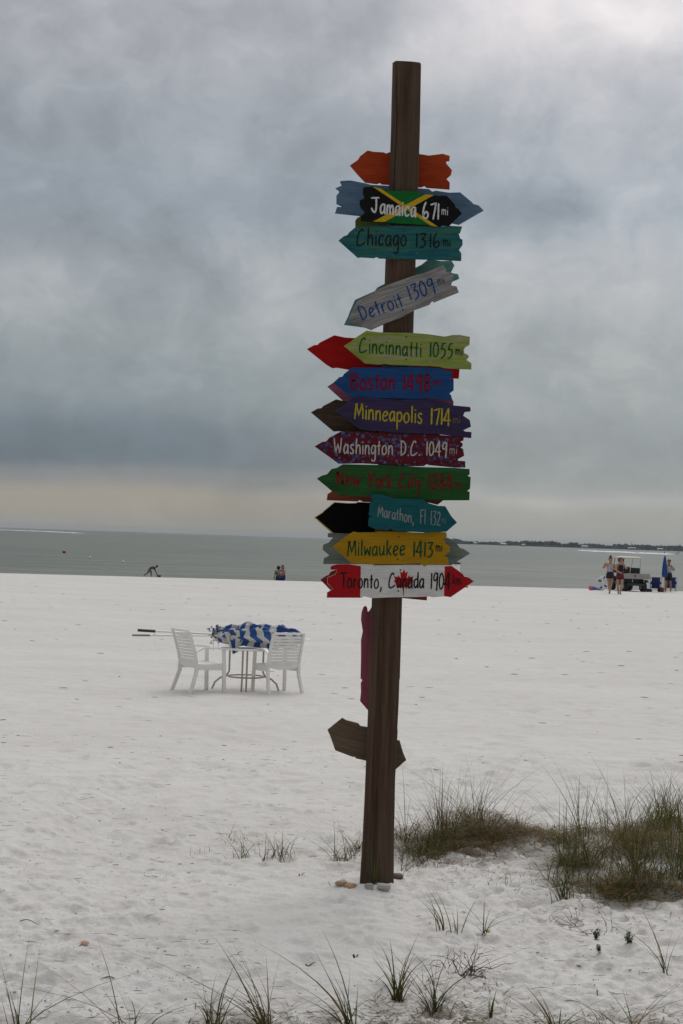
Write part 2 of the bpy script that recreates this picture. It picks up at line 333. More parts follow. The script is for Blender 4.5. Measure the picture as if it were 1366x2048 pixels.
# ------------------------------------------------------------------ sand and sea
SEA_Z = -1.15
def crest(x): return 75.8 + .27 * np.clip(x, -60, 60)
pits = []
for i in range(800):
    yy = 6.0 + 9.0 * rng.random() ** 1.5; xx = (rng.random() - .5) * .5 * yy
    pits.append((xx, yy, .035 + .06 * rng.random(), .006 + .018 * rng.random(), rng.random() * 3.14))
for i in range(260):      # trodden trails farther out
    yy = 13 + 40 * rng.random() ** 1.4; k = rng.random()
    xx = (rng.random() - .4) * .42 * yy
    if i % 2: yy = 14.6 + rng.normal() * .9 + 5 * (i % 3 == 0); xx = rng.uniform(.02, .22) * yy
    pits.append((xx, yy, .09 + .07 * rng.random(), .012 + .014 * rng.random(), rng.random() * 3.14))
def H(x, y, with_pits=True):
    x = np.asarray(x, float); y = np.asarray(y, float)
    near = np.clip((13.5 - y) / 4.5, 0, 1); vis = np.clip(y / 4, 0, 1)
    # a drift of sand under the two big grass clumps
    mound = .10 * np.exp(-(((x - 1.15) / .55) ** 2 + ((y - 10.9) / .5) ** 2)) + .10 * np.exp(-(((x - 2.15) / .6) ** 2 + ((y - 10.3) / 1.1) ** 2))
    h = .030 * fbm(x * .9, y * .9, 3, 3) + mound
    rp = np.sqrt((x - .205) ** 2 + (y - 9.6) ** 2); h = h + (.030 + .02 * vn(x * 6, y * 6, 61)) * np.exp(-((rp - .13) / .10) ** 2)
    rough = .35 + .65 * np.clip(.5 + 1.6 * vn(x * .7, y * .5, 77) + .35 * (x > .3), 0, 1)
    h = h + near * rough * (.036 * fbm(x * 4.2, y * 4.2, 4, 9, .55) + .016 * fbm(x * 17, y * 19, 3, 21, .6) - .034 * np.abs(fbm(x * 6.1, y * 8.3, 3, 91, .55)) - .012 * np.abs(vn(x * 31, y * 33, 95)))
    h = h + (1 - near) * (.010 * fbm(x * 1.6, y * 2.4, 4, 31, .55) + .006 * fbm(x * 7, y * 9, 2, 41))
    # faint raked wheel marks on the left
    tr = np.clip(1 - np.abs(x + 2.2 - (y - 11) * .12) / .75, 0, 1) * np.clip((y - 9.3) / .8, 0, 1) * np.clip((14.5 - y) / 1.5, 0, 1)
    h = h + tr * .006 * np.clip(.5 + 2.2 * vn(x * 1.3, y * .8, 71), 0, 1) * np.sin((x * 1.0 + y * .55) * 55 + 2 * vn(x * 2, y * 2, 5))
    if with_pits:
        for (px, py, r, d, a) in pits:
            m = (np.abs(x - px) < 4 * r) & (np.abs(y - py) < 4 * r)
            if not m.any(): continue
            xx = x[m] - px; yy = y[m] - py; u = (xx * math.cos(a) + yy * math.sin(a)) / (1.7 * r); v = (-xx * math.sin(a) + yy * math.cos(a)) / r
            q = u * u + v * v; h[m] += -d * np.exp(-q * 1.6) + .45 * d * np.exp(-(np.sqrt(q) - 1.35) ** 2 * 6)
    c = crest(x); over = np.clip(y - c, 0, None)
    h = np.where(y > 45, h * np.clip((c - y) / 25 + .15, .15, 1), h)
    h = h - np.where(over < 24, 1.35 * (over / 24) ** 1.15, 1.35 + (over - 24) * .03)
    return np.maximum(h, -4.5)
def hz(x, y): return float(H(np.array([x]), np.array([y]))[0])
def on(px, py):
    """ground point seen at that place of the photograph, on the real sand surface"""
    p = gnd(px, py)
    for _ in range(4): p = gnd(px, py, hz(p.x, p.y))
    return p
def build_sand():
    ys = [-400, -150, -60, -25, -10, -3, 0, 2, 3.5, 4.6]
    y = 5.4
    while y < 100: ys.append(y); y += max(.011, .011 * (y / 7) ** 1.9) if y < 70 else .6
    ys += [103, 110, 125, 160, 220]
    ys = np.array(ys)
    s = np.linspace(-.29, .29, 560); far = np.array([1.5, 5, 15, 40, 120, 500])
    n0, n1 = len(far), len(s)
    X = np.zeros((len(ys), n1 + 2 * n0)); base = np.maximum(ys, 5.0)
    X[:, n0:n0 + n1] = s[None, :] * base[:, None]
    X[:, n0 + n1:] = .29 * base[:, None] + far[None, :]; X[:, :n0] = -.29 * base[:, None] - far[::-1][None, :]
    Y = np.repeat(ys[:, None], X.shape[1], 1)
    Z = H(X, Y)
    V = np.stack([X, Y, Z], -1).reshape(-1, 3)
    nr, nc = X.shape; i = np.arange(nr - 1)[:, None] * nc + np.arange(nc - 1)[None, :]
    F = np.stack([i, i + 1, i + nc + 1, i + nc], -1).reshape(-1, 4)
    o = np_mesh('sand', V, F, M_SAND, smooth=True); tag(o, 'pale trodden quartz sand of the wide beach', None, None, 'structure')
build_sand()
def build_sea():
    xs = [-24000, -9000, -3000, -1000, -300, 0, 300, 1000, 3000, 9000, 24000]; ys = [84, 110, 200, 500, 1200, 3000, 7000, 14000]
    V = [(x, y, SEA_Z) for y in ys for x in xs]; n = len(xs)
    F = [(r * n + c, r * n + c + 1, (r + 1) * n + c + 1, (r + 1) * n + c) for r in range(len(ys) - 1) for c in range(n - 1)]
    tag(mesh_obj('sea', V, F, M_SEA), 'flat grey green sea reaching to the horizon', None, None, 'structure')
build_sea()

# ------------------------------------------------------------------ the post
POLE_Y = 9.60
def px_x(px, py, Y=POLE_Y): return at(px, py, Y)
def build_pole():
    prof = [(128, 785, 842), (264, 782, 839.5), (380, 778, 836), (527, 771, 831), (700, 765, 825.5), (900, 757.5, 818.5), (1200, 744, 804), (1400, 737, 798), (1560, 730.5, 790), (1680, 725, 788), (1775, 719, 787)]
    ys_ = np.array([p[0] for p in prof]); L = np.array([p[1] for p in prof]); Rr = np.array([p[2] for p in prof])
    n = 288; rows = 300; V = []
    base = at(754, 1768, POLE_Y); top = at(813, 128, POLE_Y)
    for i in range(rows + 1):
        py = 1800 + (128 - 1800) * i / rows
        l = np.interp(py, ys_, L); r = np.interp(py, ys_, Rr)
        if py > 1775: l -= 1; r -= .2
        a = at(l, py, POLE_Y); b = at(r, py, POLE_Y); c = (a + b) / 2; rad = (b - a).length / 2
        for k in range(n):
            an = 2 * math.pi * k / n
            V.append((c.x, c.y, c.z, rad, an, py))
    V = np.array(V); rad = V[:, 3]; an = V[:, 4]; z = V[:, 2]
    ux = np.cos(an); uy = np.sin(an)
    d = .0022 * fbm(an * 5, z * 1.6, 3, 5) + .0016 * fbm(an * 22, z * 2.2, 3, 15, .6)
    # long drying cracks; angle -90 deg faces the camera
    def crack(a0, z0, z1, depth, wob, seed):
        nonlocal d
        aa = a0 + wob * vn(z * 3.1, z * 0 + 3.3, seed) * 2
        da = np.abs((an - aa + math.pi) % (2 * math.pi) - math.pi)
        m = np.clip((z - z0) / .25, 0, 1) * np.clip((z1 - z) / .25, 0, 1)
        d = d - depth * m * np.clip(1 - da / .050, 0, 1)
    zt = top.z
    crack(R(226), zt - 1.15, zt - .06, .034, .10, 1); crack(R(238), .1, 1.6, .005, .12, 2); crack(R(262), .4, 1.5, .0028, .1, 3); crack(R(300), .2, 1.0, .003, .10, 4); crack(R(318), 1.3, 2.2, .004, .06, 5)
    rr = rad + d
    # chipped shoulder on the right side, as the photograph shows it about waist height
    da = np.abs((an - R(352) + math.pi) % (2 * math.pi) - math.pi); ch = (z > .93) & (z < 1.22)
    rr = rr - .006 * np.clip(1 - da / .3, 0, 1) * ch
    z = np.minimum(z, top.z + .012 + (uy * rr) * .24 + ux * rr * -.03)     # the top is sawn at a slant, falling towards us
    P = np.stack([V[:, 0] + ux * rr, V[:, 1] + uy * rr, z], -1)
    org = np.array([base.x, POLE_Y, 0.0]); P = P - org
    F = [(i * n + k, i * n + (k + 1) % n, (i + 1) * n + (k + 1) % n, (i + 1) * n + k) for i in range(rows) for k in range(n)]
    me = bpy.data.meshes.new('signpost'); me.from_pydata(P.tolist(), [], F + [tuple(rows * n + k for k in range(n))]); me.update(); me.materials.append(M_POLE)
    me.polygons.foreach_set('use_smooth', [True] * (len(F)) + [False])
    o = bpy.data.objects.new('signpost', me); C.objects.link(o); o.location = org.tolist()
    tag(o, 'tall weathered dark brown timber post standing in the sand', 'post')
build_pole()

# ------------------------------------------------------------------ lettering: brushed strokes
G = {  # glyph: (advance width, strokes); cap height 1, baseline 0; 'o' closed strokes end where they start
 'J': (.50, [[(.0, .93), (.2, .96), (.48, 1.0)], [(.30, .97), (.32, .6), (.31, .25), (.24, .04), (.12, .10), (.03, .28)]]),
 'a': (.34, [[(.28, .58), (.17, .62), (.05, .48), (.02, .25), (.07, .04), (.17, .06), (.26, .25)], [(.28, .62), (.28, .3), (.31, 0)]]),
 'm': (.46, [[(.03, .6), (.03, .0)], [(.04, .42), (.12, .60), (.19, .55), (.21, .35), (.21, .02)], [(.22, .40), (.31, .60), (.39, .52), (.41, .3), (.42, 0)]]),
 'i': (.11, [[(.05, .60), (.06, .0)], [(.05, .80), (.06, .84)]]),
 'c': (.32, [[(.28, .52), (.19, .62), (.07, .50), (.03, .26), (.09, .04), (.19, .03), (.28, .13)]]),
 '6': (.40, [[(.18, 1.0), (.08, .72), (.03, .38), (.06, .10), (.18, .0), (.31, .10), (.34, .28), (.25, .42), (.13, .34), (.07, .2)]]),
 '7': (.38, [[(.02, .86), (.16, .92), (.34, .98), (.34, .98), (.30, .6), (.24, .25), (.20, -.03)]]),
 '1': (.13, [[(.06, .97), (.06, .5), (.06, 0)]]),
 '!': (.22, [[(.15, .97), (.15, .5), (.15, 0)], [(.02, .50), (.22, .54)]]),
 'C': (.50, [[(.36, .86), (.28, .98), (.15, .84), (.05, .5), (.03, .16), (.10, .0), (.28, .04), (.46, .18)]]),
 'h': (.36, [[(.05, 1.05), (.05, .5), (.05, 0)], [(.06, .38), (.16, .60), (.26, .56), (.30, .3), (.31, 0)]]),
 'g': (.34, [[(.28, .56), (.16, .62), (.05, .48), (.03, .22), (.10, .04), (.20, .10), (.28, .30)], [(.29, .62), (.30, .1), (.28, -.35), (.18, -.48), (.06, -.36)]]),
 'o': (.34, [[(.16, .62), (.05, .48), (.02, .28), (.07, .05), (.17, .0), (.28, .12), (.30, .35), (.25, .56), (.15, .62)]]),
 '3': (.40, [[(.04, .92), (.20, .98), (.34, .97), (.34, .97), (.24, .72), (.15, .56), (.15, .56), (.30, .50), (.34, .28), (.24, .06), (.05, -.04)]]),
 'D': (.44, [[(.06, .98), (.07, .5), (.08, .02)], [(.02, .97), (.18, .98), (.34, .80), (.38, .48), (.30, .16), (.06, .01)]]),
 'e': (.33, [[(.04, .28), (.18, .34), (.28, .44), (.24, .60), (.12, .58), (.04, .36), (.05, .1), (.14, .0), (.28, .10)]]),
 't': (.24, [[(.12, .92), (.11, .5), (.12, 0)], [(.0, .58), (.22, .62)]]),
 'r': (.28, [[(.05, .62), (.05, .0)], [(.06, .36), (.13, .56), (.25, .58)]]),
 '0': (.40, [[(.18, .98), (.06, .76), (.03, .42), (.08, .08), (.18, .0), (.31, .16), (.35, .52), (.29, .86), (.17, .98)]]),
 '9': (.38, [[(.32, .86), (.20, .98), (.06, .82), (.04, .60), (.13, .48), (.26, .60), (.31, .80)], [(.33, .96), (.32, .5), (.28, -.12)]]),
 'n': (.34, [[(.04, .62), (.04, .0)], [(.05, .38), (.15, .60), (.25, .56), (.28, .3), (.29, 0)]]),
 '5': (.38, [[(.34, 1.0), (.14, .94), (.14, .94), (.08, .56), (.08, .56), (.24, .58), (.32, .40), (.26, .12), (.06, -.08)]]),
 'B': (.44, [[(.06, .97), (.07, .5), (.08, .02)], [(.03, .95), (.22, .98), (.34, .82), (.27, .62), (.09, .54), (.09, .54), (.30, .48), (.37, .26), (.26, .06), (.05, .01)]]),
 's': (.30, [[(.24, .56), (.15, .63), (.05, .52), (.10, .36), (.22, .24), (.22, .06), (.12, -.01), (.02, .08)]]),
 '4': (.44, [[(.42, .31), (.0, .26), (.0, .26), (.25, 1.02)], [(.29, 1.04), (.29, .5), (.30, -.05)]]),
 '8': (.40, [[(.19, .99), (.07, .84), (.10, .62), (.26, .42), (.34, .2), (.20, .0), (.05, .16), (.10, .40), (.28, .64), (.31, .86), (.18, .99)]]),
 'M': (.56, [[(.04, .0), (.07, .5), (.10, .98), (.10, .98), (.27, .26), (.27, .26), (.46, 1.0), (.46, 1.0), (.50, .5), (.52, .04)]]),
 'p': (.34, [[(.04, .60), (.04, .1), (.05, -.48)], [(.05, .46), (.16, .62), (.28, .5), (.29, .2), (.18, .03), (.07, .10)]]),
 'l': (.13, [[(.06, 1.05), (.06, .5), (.07, 0)]]),
 'W': (.60, [[(.02, 1.0), (.07, .5), (.14, .0), (.14, .0), (.27, .62), (.27, .62), (.42, .02), (.42, .02), (.47, .5), (.50, 1.02)]]),
 '.': (.14, [[(.05, .0), (.07, .05)]]), ',': (.16, [[(.10, .08), (.08, -.08), (.03, -.22)]]), ' ': (.28, []),
 'N': (.50, [[(.05, .0), (.06, .5), (.08, .95), (.08, .95), (.38, .05), (.38, .05), (.41, .5), (.42, 1.05)]]),
 'w': (.42, [[(.02, .60), (.08, .02), (.08, .02), (.20, .46), (.20, .46), (.32, .02), (.32, .02), (.38, .62)]]),
 'Y': (.44, [[(.02, 1.0), (.12, .6), (.20, .46)], [(.42, 1.05), (.28, .6), (.18, .3), (.14, .0)]]),
 'k': (.34, [[(.05, 1.0), (.05, .5), (.06, 0)], [(.29, .62), (.18, .42), (.07, .28)], [(.10, .33), (.20, .18), (.30, .0)]]),
 'y': (.34, [[(.03, .62), (.08, .3), (.16, .2)], [(.30, .66), (.24, .2), (.18, -.2), (.12, -.5)]]),
 '2': (.40, [[(.04, .82), (.14, .98), (.28, .92), (.30, .70), (.18, .36), (.04, .04), (.04, .04), (.20, .03), (.36, .10)]]),
 'T': (.44, [[(.0, .95), (.2, .97), (.44, 1.0)], [(.24, .97), (.25, .5), (.26, 0)]]),
 'd': (.34, [[(.26, .56), (.16, .60), (.05, .46), (.03, .22), (.10, .03), (.20, .08), (.27, .26)], [(.29, 1.05), (.29, .5), (.31, 0)]]),
 'F': (.34, [[(.05, 1.0), (.05, .5), (.06, 0)], [(.05, .97), (.30, 1.0)], [(.06, .55), (.24, .57)]]),
 'u': (.36, [[(.04, .60), (.04, .2), (.10, .02), (.20, .06), (.28, .3)], [(.29, .62), (.29, .3), (.32, 0)]]),
}
def smooth_path(pts, seg=6):
    out = []; runs = []; cur = [pts[0]]
    for a, b in zip(pts, pts[1:]):
        if a == b: runs.append(cur); cur = [b]
        else: cur.append(b)
    runs.append(cur)
    for r in runs:
        closed = len(r) > 3 and (abs(r[0][0] - r[-1][0]) + abs(r[0][1] - r[-1][1])) < .03
        n = len(r)
        for i in range(n - 1):
            p1, p2 = r[i], r[i + 1]
            p0 = r[i - 1] if i > 0 else (r[-2] if closed else p1); p3 = r[i + 2] if i + 2 < n else (r[1] if closed else p2)
            k = seg if n > 2 else 3
            for j in range(k):
                t = j / k; t2, t3 = t * t, t * t * t
                out.append(tuple(.5 * ((2 * p1[c]) + (-p0[c] + p2[c]) * t + (2 * p0[c] - 5 * p1[c] + 4 * p2[c] - p3[c]) * t2 + (-p0[c] + 3 * p1[c] - 3 * p2[c] + p3[c]) * t3) for c in (0, 1)))
        if r is runs[-1]: out.append(r[-1])
    q = [out[0]]
    for p in out[1:]:
        if math.hypot(p[0] - q[-1][0], p[1] - q[-1][1]) > 1e-4: q.append(p)
    return q
def text_mesh(specs, Y):
    """specs: (string, x0, y0, x1, y1, cap, pen) in photograph pixels along the baseline -> world mesh on plane y = Y"""
    V, F = [], []; layer = 0
    for (s, x0, y0, x1, y1, cap, pen) in specs:
        total = sum(G[c][0] for c in s) + .075 * (len(s) - 1)
        L = math.hypot(x1 - x0, y1 - y0); ux, uy = (x1 - x0) / L, (y1 - y0) / L
        if abs(uy) < .2: vx, vy = -.034 * -1, -1.0        # hand lettering keeps upright to the post
        else: vx, vy = uy, -ux
        kx = L / total; x = 0
        for c in s:
            adv, strokes = G[c]
            jy = random.uniform(-.02, .02)
            for st in strokes:
                layer += 1; P = []
                for (gx, gy) in smooth_path(st):
                    P.append((x0 + ux * (x + gx) * kx + vx * (gy + jy) * cap, y0 + uy * (x + gx) * kx + vy * (gy + jy) * cap))
                if len(P) < 2: continue
                n = len(P); off = .0006 + (layer % 7) * .00012
                Ls, Rs = [], []
                w0 = pen * .90 * random.uniform(.92, 1.08)
                for i, p in enumerate(P):
                    a = P[max(i - 1, 0)]; b = P[min(i + 1, n - 1)]; dx, dy = b[0] - a[0], b[1] - a[1]; l = math.hypot(dx, dy) or 1
                    nx, ny = -dy / l, dx / l; mt = 1.0
                    if 0 < i < n - 1:
                        ax, ay = P[i][0] - a[0], P[i][1] - a[1]; bx_, by_ = b[0] - P[i][0], b[1] - P[i][1]; dd = (ax * bx_ + ay * by_) / ((math.hypot(ax, ay) * math.hypot(bx_, by_)) or 1); mt = min(1.9, 1 / max(.4, math.sqrt(max(0, (1 + dd) / 2))))
                    w = mt * w0 * .5 * (1 + .13 * math.sin(i * 1.7 + layer)) * (.8 if i in (0, n - 1) else 1)
                    Ls.append((p[0] + nx * w, p[1] + ny * w)); Rs.append((p[0] - nx * w, p[1] - ny * w))
                def tip(i, sgn):
                    a = P[0] if sgn < 0 else P[-1]; b = P[1] if sgn < 0 else P[-2]; dx, dy = a[0] - b[0], a[1] - b[1]; l = math.hypot(dx, dy) or 1
                    return (a[0] + dx / l * w0 * .45, a[1] + dy / l * w0 * .45)
                pts = [tip(0, -1)] + Ls + [tip(0, 1)] + Rs[::-1]
                base = len(V); V += [at(px, py, Y - off) for px, py in [tip(0, -1)] + Ls + Rs + [tip(0, 1)]]
                F.append((base, base + 1, base + 1 + n))
                for i in range(n - 1): F.append((base + 1 + i, base + 2 + i, base + 2 + n + i, base + 1 + n + i))
                F.append((base + n, base + 1 + 2 * n, base + 2 * n))
            x += adv + .075
    return V, F

def board_mesh(poly, Y, th, mat, name, org, parent=None, bevel=.0022):
    front = [at(px, py, Y) - org for px, py in poly]
    bm = bmesh.new(); vs = [bm.verts.new(v) for v in front]; f = bm.faces.new(vs)
    f.normal_update()
    if f.normal.y > 0: f.normal_flip()
    ext = bmesh.ops.extrude_face_region(bm, geom=[f])
    for v in [g for g in ext['geom'] if isinstance(g, bmesh.types.BMVert)]: v.co.y -= 0
    for v in vs: v.co.y += th
    bmesh.ops.recalc_face_normals(bm, faces=bm.faces[:])
    if bevel:
        es = [e for e in bm.edges if len(e.link_faces) == 2 and any(abs(lf.normal.y) > .9 for lf in e.link_faces) and not all(abs(lf.normal.y) > .9 for lf in e.link_faces)]
        bmesh.ops.bevel(bm, geom=es, offset=bevel, segments=1, affect='EDGES', clamp_overlap=True)
    me = bpy.data.meshes.new(name); bm.to_mesh(me); bm.free(); me.materials.append(mat)
    o = bpy.data.objects.new(name, me); C.objects.link(o)
    if parent: o.parent = parent
    return o
FR, BK = 9.490, 9.6875
def sign(label, poly, mat, Y, texts=(), paints=(), screws=(), th=.021, group=None, tilt=0.0):
    cx = sum(p[0] for p in poly) / len(poly); cy = sum(p[1] for p in poly) / len(poly); org = at(cx, cy, Y)
    e = empty('direction_sign', org, 0, label, 'sign', group)
    board_mesh(poly, Y, th, mat, 'board', org, e)
    for i, (pname, ppoly, pmat_, off) in enumerate(paints):
        o = mesh_obj(pname, [at(x, y, Y - off) - org for x, y in ppoly], [tuple(range(len(ppoly)))], pmat_, e)
    for (specs, tm) in texts:
        V, F = text_mesh(specs, Y - .0012); o = mesh_obj('lettering', [v - org for v in V], F, tm, e); o['kind'] = 'stuff'
    if texts and not screws:
        ys_ = [p[1] for p in poly if abs(p[0] - cx) < 80]; ax_ = lambda y: 813 - (y - 128) * 59 / 1640
        screws = [(ax_(min(ys_) + 9) + 3, min(ys_) + 9), (ax_(max(ys_) - 9) - 2, max(ys_) - 9)]
    for (x, y) in screws:
        mb = MB(); c = at(x, y, Y) - org; mb.lathe([(.0052, 0), (.005, .0015), (.0025, .0026)], (0, 0, 0), 10)
        o = mb.build('screw', M_SCREW, e); o.rotation_euler = (R(90), 0, 0); o.location = c
    if tilt:        # the plank is sawn straight and nailed on at an angle
        q = Matrix.Rotation(R(tilt), 4, 'Y')
        for o in list(C.objects):
            if o.parent == e:
                o.location = q @ o.location
                if not o.name.startswith('screw'): o.data.transform(q)
        e.rotation_euler = (0, -R(tilt), 0)
    return e
def tint(name, col, rough=.7): return pmat(name, col, rough, .08, var=.16, vscale=50)

G_BACK = 'signs fixed to the far side of the post'; G_FRONT = 'lettered signs on the near side of the post'
# boards on the far side, blank side towards us
sign('blank orange arrow board pointing left, topmost board on the post',
     [(700, 330.5), (715.7, 319.6), (720, 312.3), (735.3, 300.6), (746.4, 303.2), (767, 304.4), (772.8, 306.8), (778.6, 304.1), (837.8, 307.6), (857.7, 310.8), (885.5, 307.3), (899.6, 311.4), (899, 321), (892, 322), (892.8, 327), (904, 340), (902.2, 349), (892.8, 357.7), (899.6, 365), (899.3, 378.2), (853.3, 374.7), (849, 371), (843, 373.8), (764, 368), (759.6, 365), (753.7, 367.3), (730.3, 364.4), (715.7, 349)],
     board_mat('orange_paint', [(0.341, 0.0399, 0.009), (0.4092, 0.0546, 0.015)], .25), BK, group=G_BACK)
sign('blank slate blue arrow board pointing right behind the black green and yellow sign',
     [(681, 361.7), (700.4, 360.5), (716.2, 363.5), (730.3, 366.4), (742, 369.3), (778.3, 371.5), (836.2, 376.4), (858, 378), (864.6, 383), (871.8, 381), (897.5, 385), (920.6, 384.5), (943.6, 404), (947, 407.7), (957.5, 410.6), (967.3, 420.5), (918, 449), (904, 446), (810, 439), (719.7, 431.4), (670, 426.1), (674, 413.8), (686.4, 413.2), (672.7, 407.4), (672.7, 391), (678, 385), (678, 381.6), (671, 376.4), (678.7, 372.8), (684, 371), (680.1, 364)],
     board_mat('slate_blue_paint', [(0.088, 0.152, 0.24), (0.124, 0.196, 0.296)], .2), BK, group=G_BACK)
sign('blank olive green board peeking out above the streaky teal sign',
     [(710.4, 441.4), (714.5, 435.5), (722, 432), (800, 438), (880, 446), (880, 505), (800, 500), (712, 498)], board_mat('olive_paint', [(0.07, 0.105, 0.014), (0.119, 0.154, 0.028)], .3), BK, group=G_BACK)
sign('blank mint green tilted board behind the grey weathered sign',
     [(687.8, 649.3), (696.6, 631.8), (699.6, 623), (709.8, 599.6), (749.3, 582), (755.2, 574.7), (769.8, 567.3), (831.3, 535.1), (843, 529.3), (857.7, 517.6), (882.6, 522), (903, 521), (909, 530.7), (901.6, 545.4), (916.3, 548.3), (918.6, 557), (904.5, 563), (900, 578), (860, 599), (800, 630), (741, 656)],
     board_mat('mint_paint', [(0.105, 0.27, 0.2325), (0.1425, 0.33, 0.2775)], .3), BK, group=G_BACK, tilt=20.2)
sign('blank bright red arrow board pointing left behind the lime green sign',
     [(613.8, 698), (627.7, 690.2), (635, 689.5), (639.5, 685), (668.5, 670.4), (691, 675), (709.4, 676), (800, 682), (912, 690), (914, 712), (906, 722), (919.3, 738.5), (917.7, 757), (905.4, 756.5), (800, 748), (696.8, 739), (673.8, 735), (664.6, 736), (652.7, 729)],
     board_mat('bright_red_paint', [(0.33, 0.0054, 0.0054), (0.396, 0.009, 0.0075)], .15), BK, group=G_BACK)
sign('blank mauve pink board mostly hidden by the blue sign',
     [(654.7, 773.2), (666.5, 765.3), (704, 742), (890, 748), (907, 756), (905.5, 772), (899, 788), (907.4, 803.5), (906.7, 811), (800, 806), (692.2, 803.5), (685.6, 801)], board_mat('mauve_paint', [(0.252, 0.072, 0.1296), (0.3168, 0.1152, 0.18)], .25), BK, group=G_BACK)
sign('blank dark brown arrow board pointing left behind the purple sign',
     [(621.7, 824.6), (635, 817), (642.8, 816), (646, 812), (672.2, 798.6), (685.6, 801.5), (780, 806), (880, 812), (880, 872), (780, 868), (696.6, 865), (677.6, 862), (667.3, 862.9)], board_mat('brown_paint', [(0.05625, 0.03375, 0.0225), (0.0975, 0.06375, 0.045)], .5), BK, group=G_BACK)
sign('blank terracotta board sticking out under the green sign',
     [(662.8, 937.8), (671.5, 936), (880, 942), (925, 975), (887.6, 1000), (875.3, 1009.4), (852.8, 1004), (800, 1006), (740.6, 1004.2), (726, 1003.7), (719, 1000), (716, 1002.9), (653.4, 1000.5), (655, 988.2), (664, 982.4), (655, 975), (653, 950)], board_mat('terracotta_paint', [(0.182, 0.039, 0.0195), (0.247, 0.065, 0.0325)], .35), BK, group=G_BACK)
blk = [(628.4, 1035), (644, 1025.4), (648.3, 1021), (668.8, 1004.3), (696.6, 1006.4), (711.3, 1006), (717, 1004), (739, 1005), (885, 1012), (885, 1060), (780, 1066), (696.6, 1067.8), (666, 1068.4)]
sign('black arrow board with a thin yellow edge pointing left beside the small teal sign', blk, board_mat('yellow_edge_paint', [(.42, .28, .05), (.5, .35, .08)], .3), BK, th=.021,
     paints=[('black_face', [(631, 1034.6), (645.5, 1026.3), (649.3, 1022), (669, 1005.4), (696.6, 1007.4), (711.3, 1007), (717, 1005), (739, 1006), (884, 1013), (884, 1059), (780, 1065.4), (696.6, 1067.2), (668, 1066.2)], pmat('flat_black_paint', (.004, .004, .004), .8, .05), .0015)], group=G_BACK)
sign('blank sage grey arrow board pointing right behind the yellow sign',
     [(657.5, 1065.8), (700, 1068), (885.7, 1074.5), (896.2, 1075.5), (912, 1085), (920, 1095.7), (927.9, 1097.9), (940.6, 1106.7), (902.4, 1130.4), (800, 1129.5), (702, 1128), (646.4, 1128.2), (647.5, 1116.8), (658.7, 1110.9), (645.2, 1099.2), (646.4, 1089.2), (657.5, 1085), (665.7, 1075.2), (655.7, 1074.6), (655.3, 1068)],
     board_mat('sage_paint', [(0.1445, 0.1785, 0.153), (0.221, 0.255, 0.221)], .3, wear=(.33, .30, .18)), BK, group=G_BACK)
sign('blank dark red board hidden behind the red and white flag sign',
     [(640.5, 1159.5), (651.6, 1152), (657.5, 1149.6), (661, 1143.7), (674, 1139), (852, 1142), (854, 1160), (848, 1170), (854, 1180), (854, 1201), (760, 1192), (675, 1186), (661, 1180.5)], board_mat('dark_red_paint', [(0.21, 0.021, 0.014), (0.266, 0.042, 0.028)], .35), BK, group=G_BACK)
sign('narrow magenta board hanging vertically along the left side of the post',
     [(727, 1214), (731, 1211.5), (734.5, 1215), (735.5, 1224), (739, 1221.5), (744, 1213), (765, 1215), (780, 1225), (779, 1400), (753, 1440), (736, 1421), (720, 1402), (722, 1385), (721.5, 1366), (724.5, 1361), (721, 1356), (722, 1320), (722, 1280), (725.5, 1263), (722, 1240), (723, 1225)],
     board_mat('magenta_paint', [(.25, .066, .092), (.32, .092, .128)], .15), BK, group=G_BACK, tilt=90)
sign('small olive brown tilted board low on the post, lowest board',
     [(655, 1460), (684.6, 1436), (689, 1439), (694.4, 1441.4), (716.4, 1447), (720.8, 1452.3), (734, 1454.5), (792, 1481), (799.4, 1481.3), (806.5, 1506), (812.6, 1520.4), (790, 1540.2), (760, 1531), (731.8, 1521.5), (712, 1517), (709, 1513.5), (705.4, 1514), (670.3, 1500.7), (660.4, 1472)],
     board_mat('olive_brown_paint', [(.115, .082, .052), (.165, .125, .083)], .3), BK, th=.03, group=G_BACK, tilt=-12)

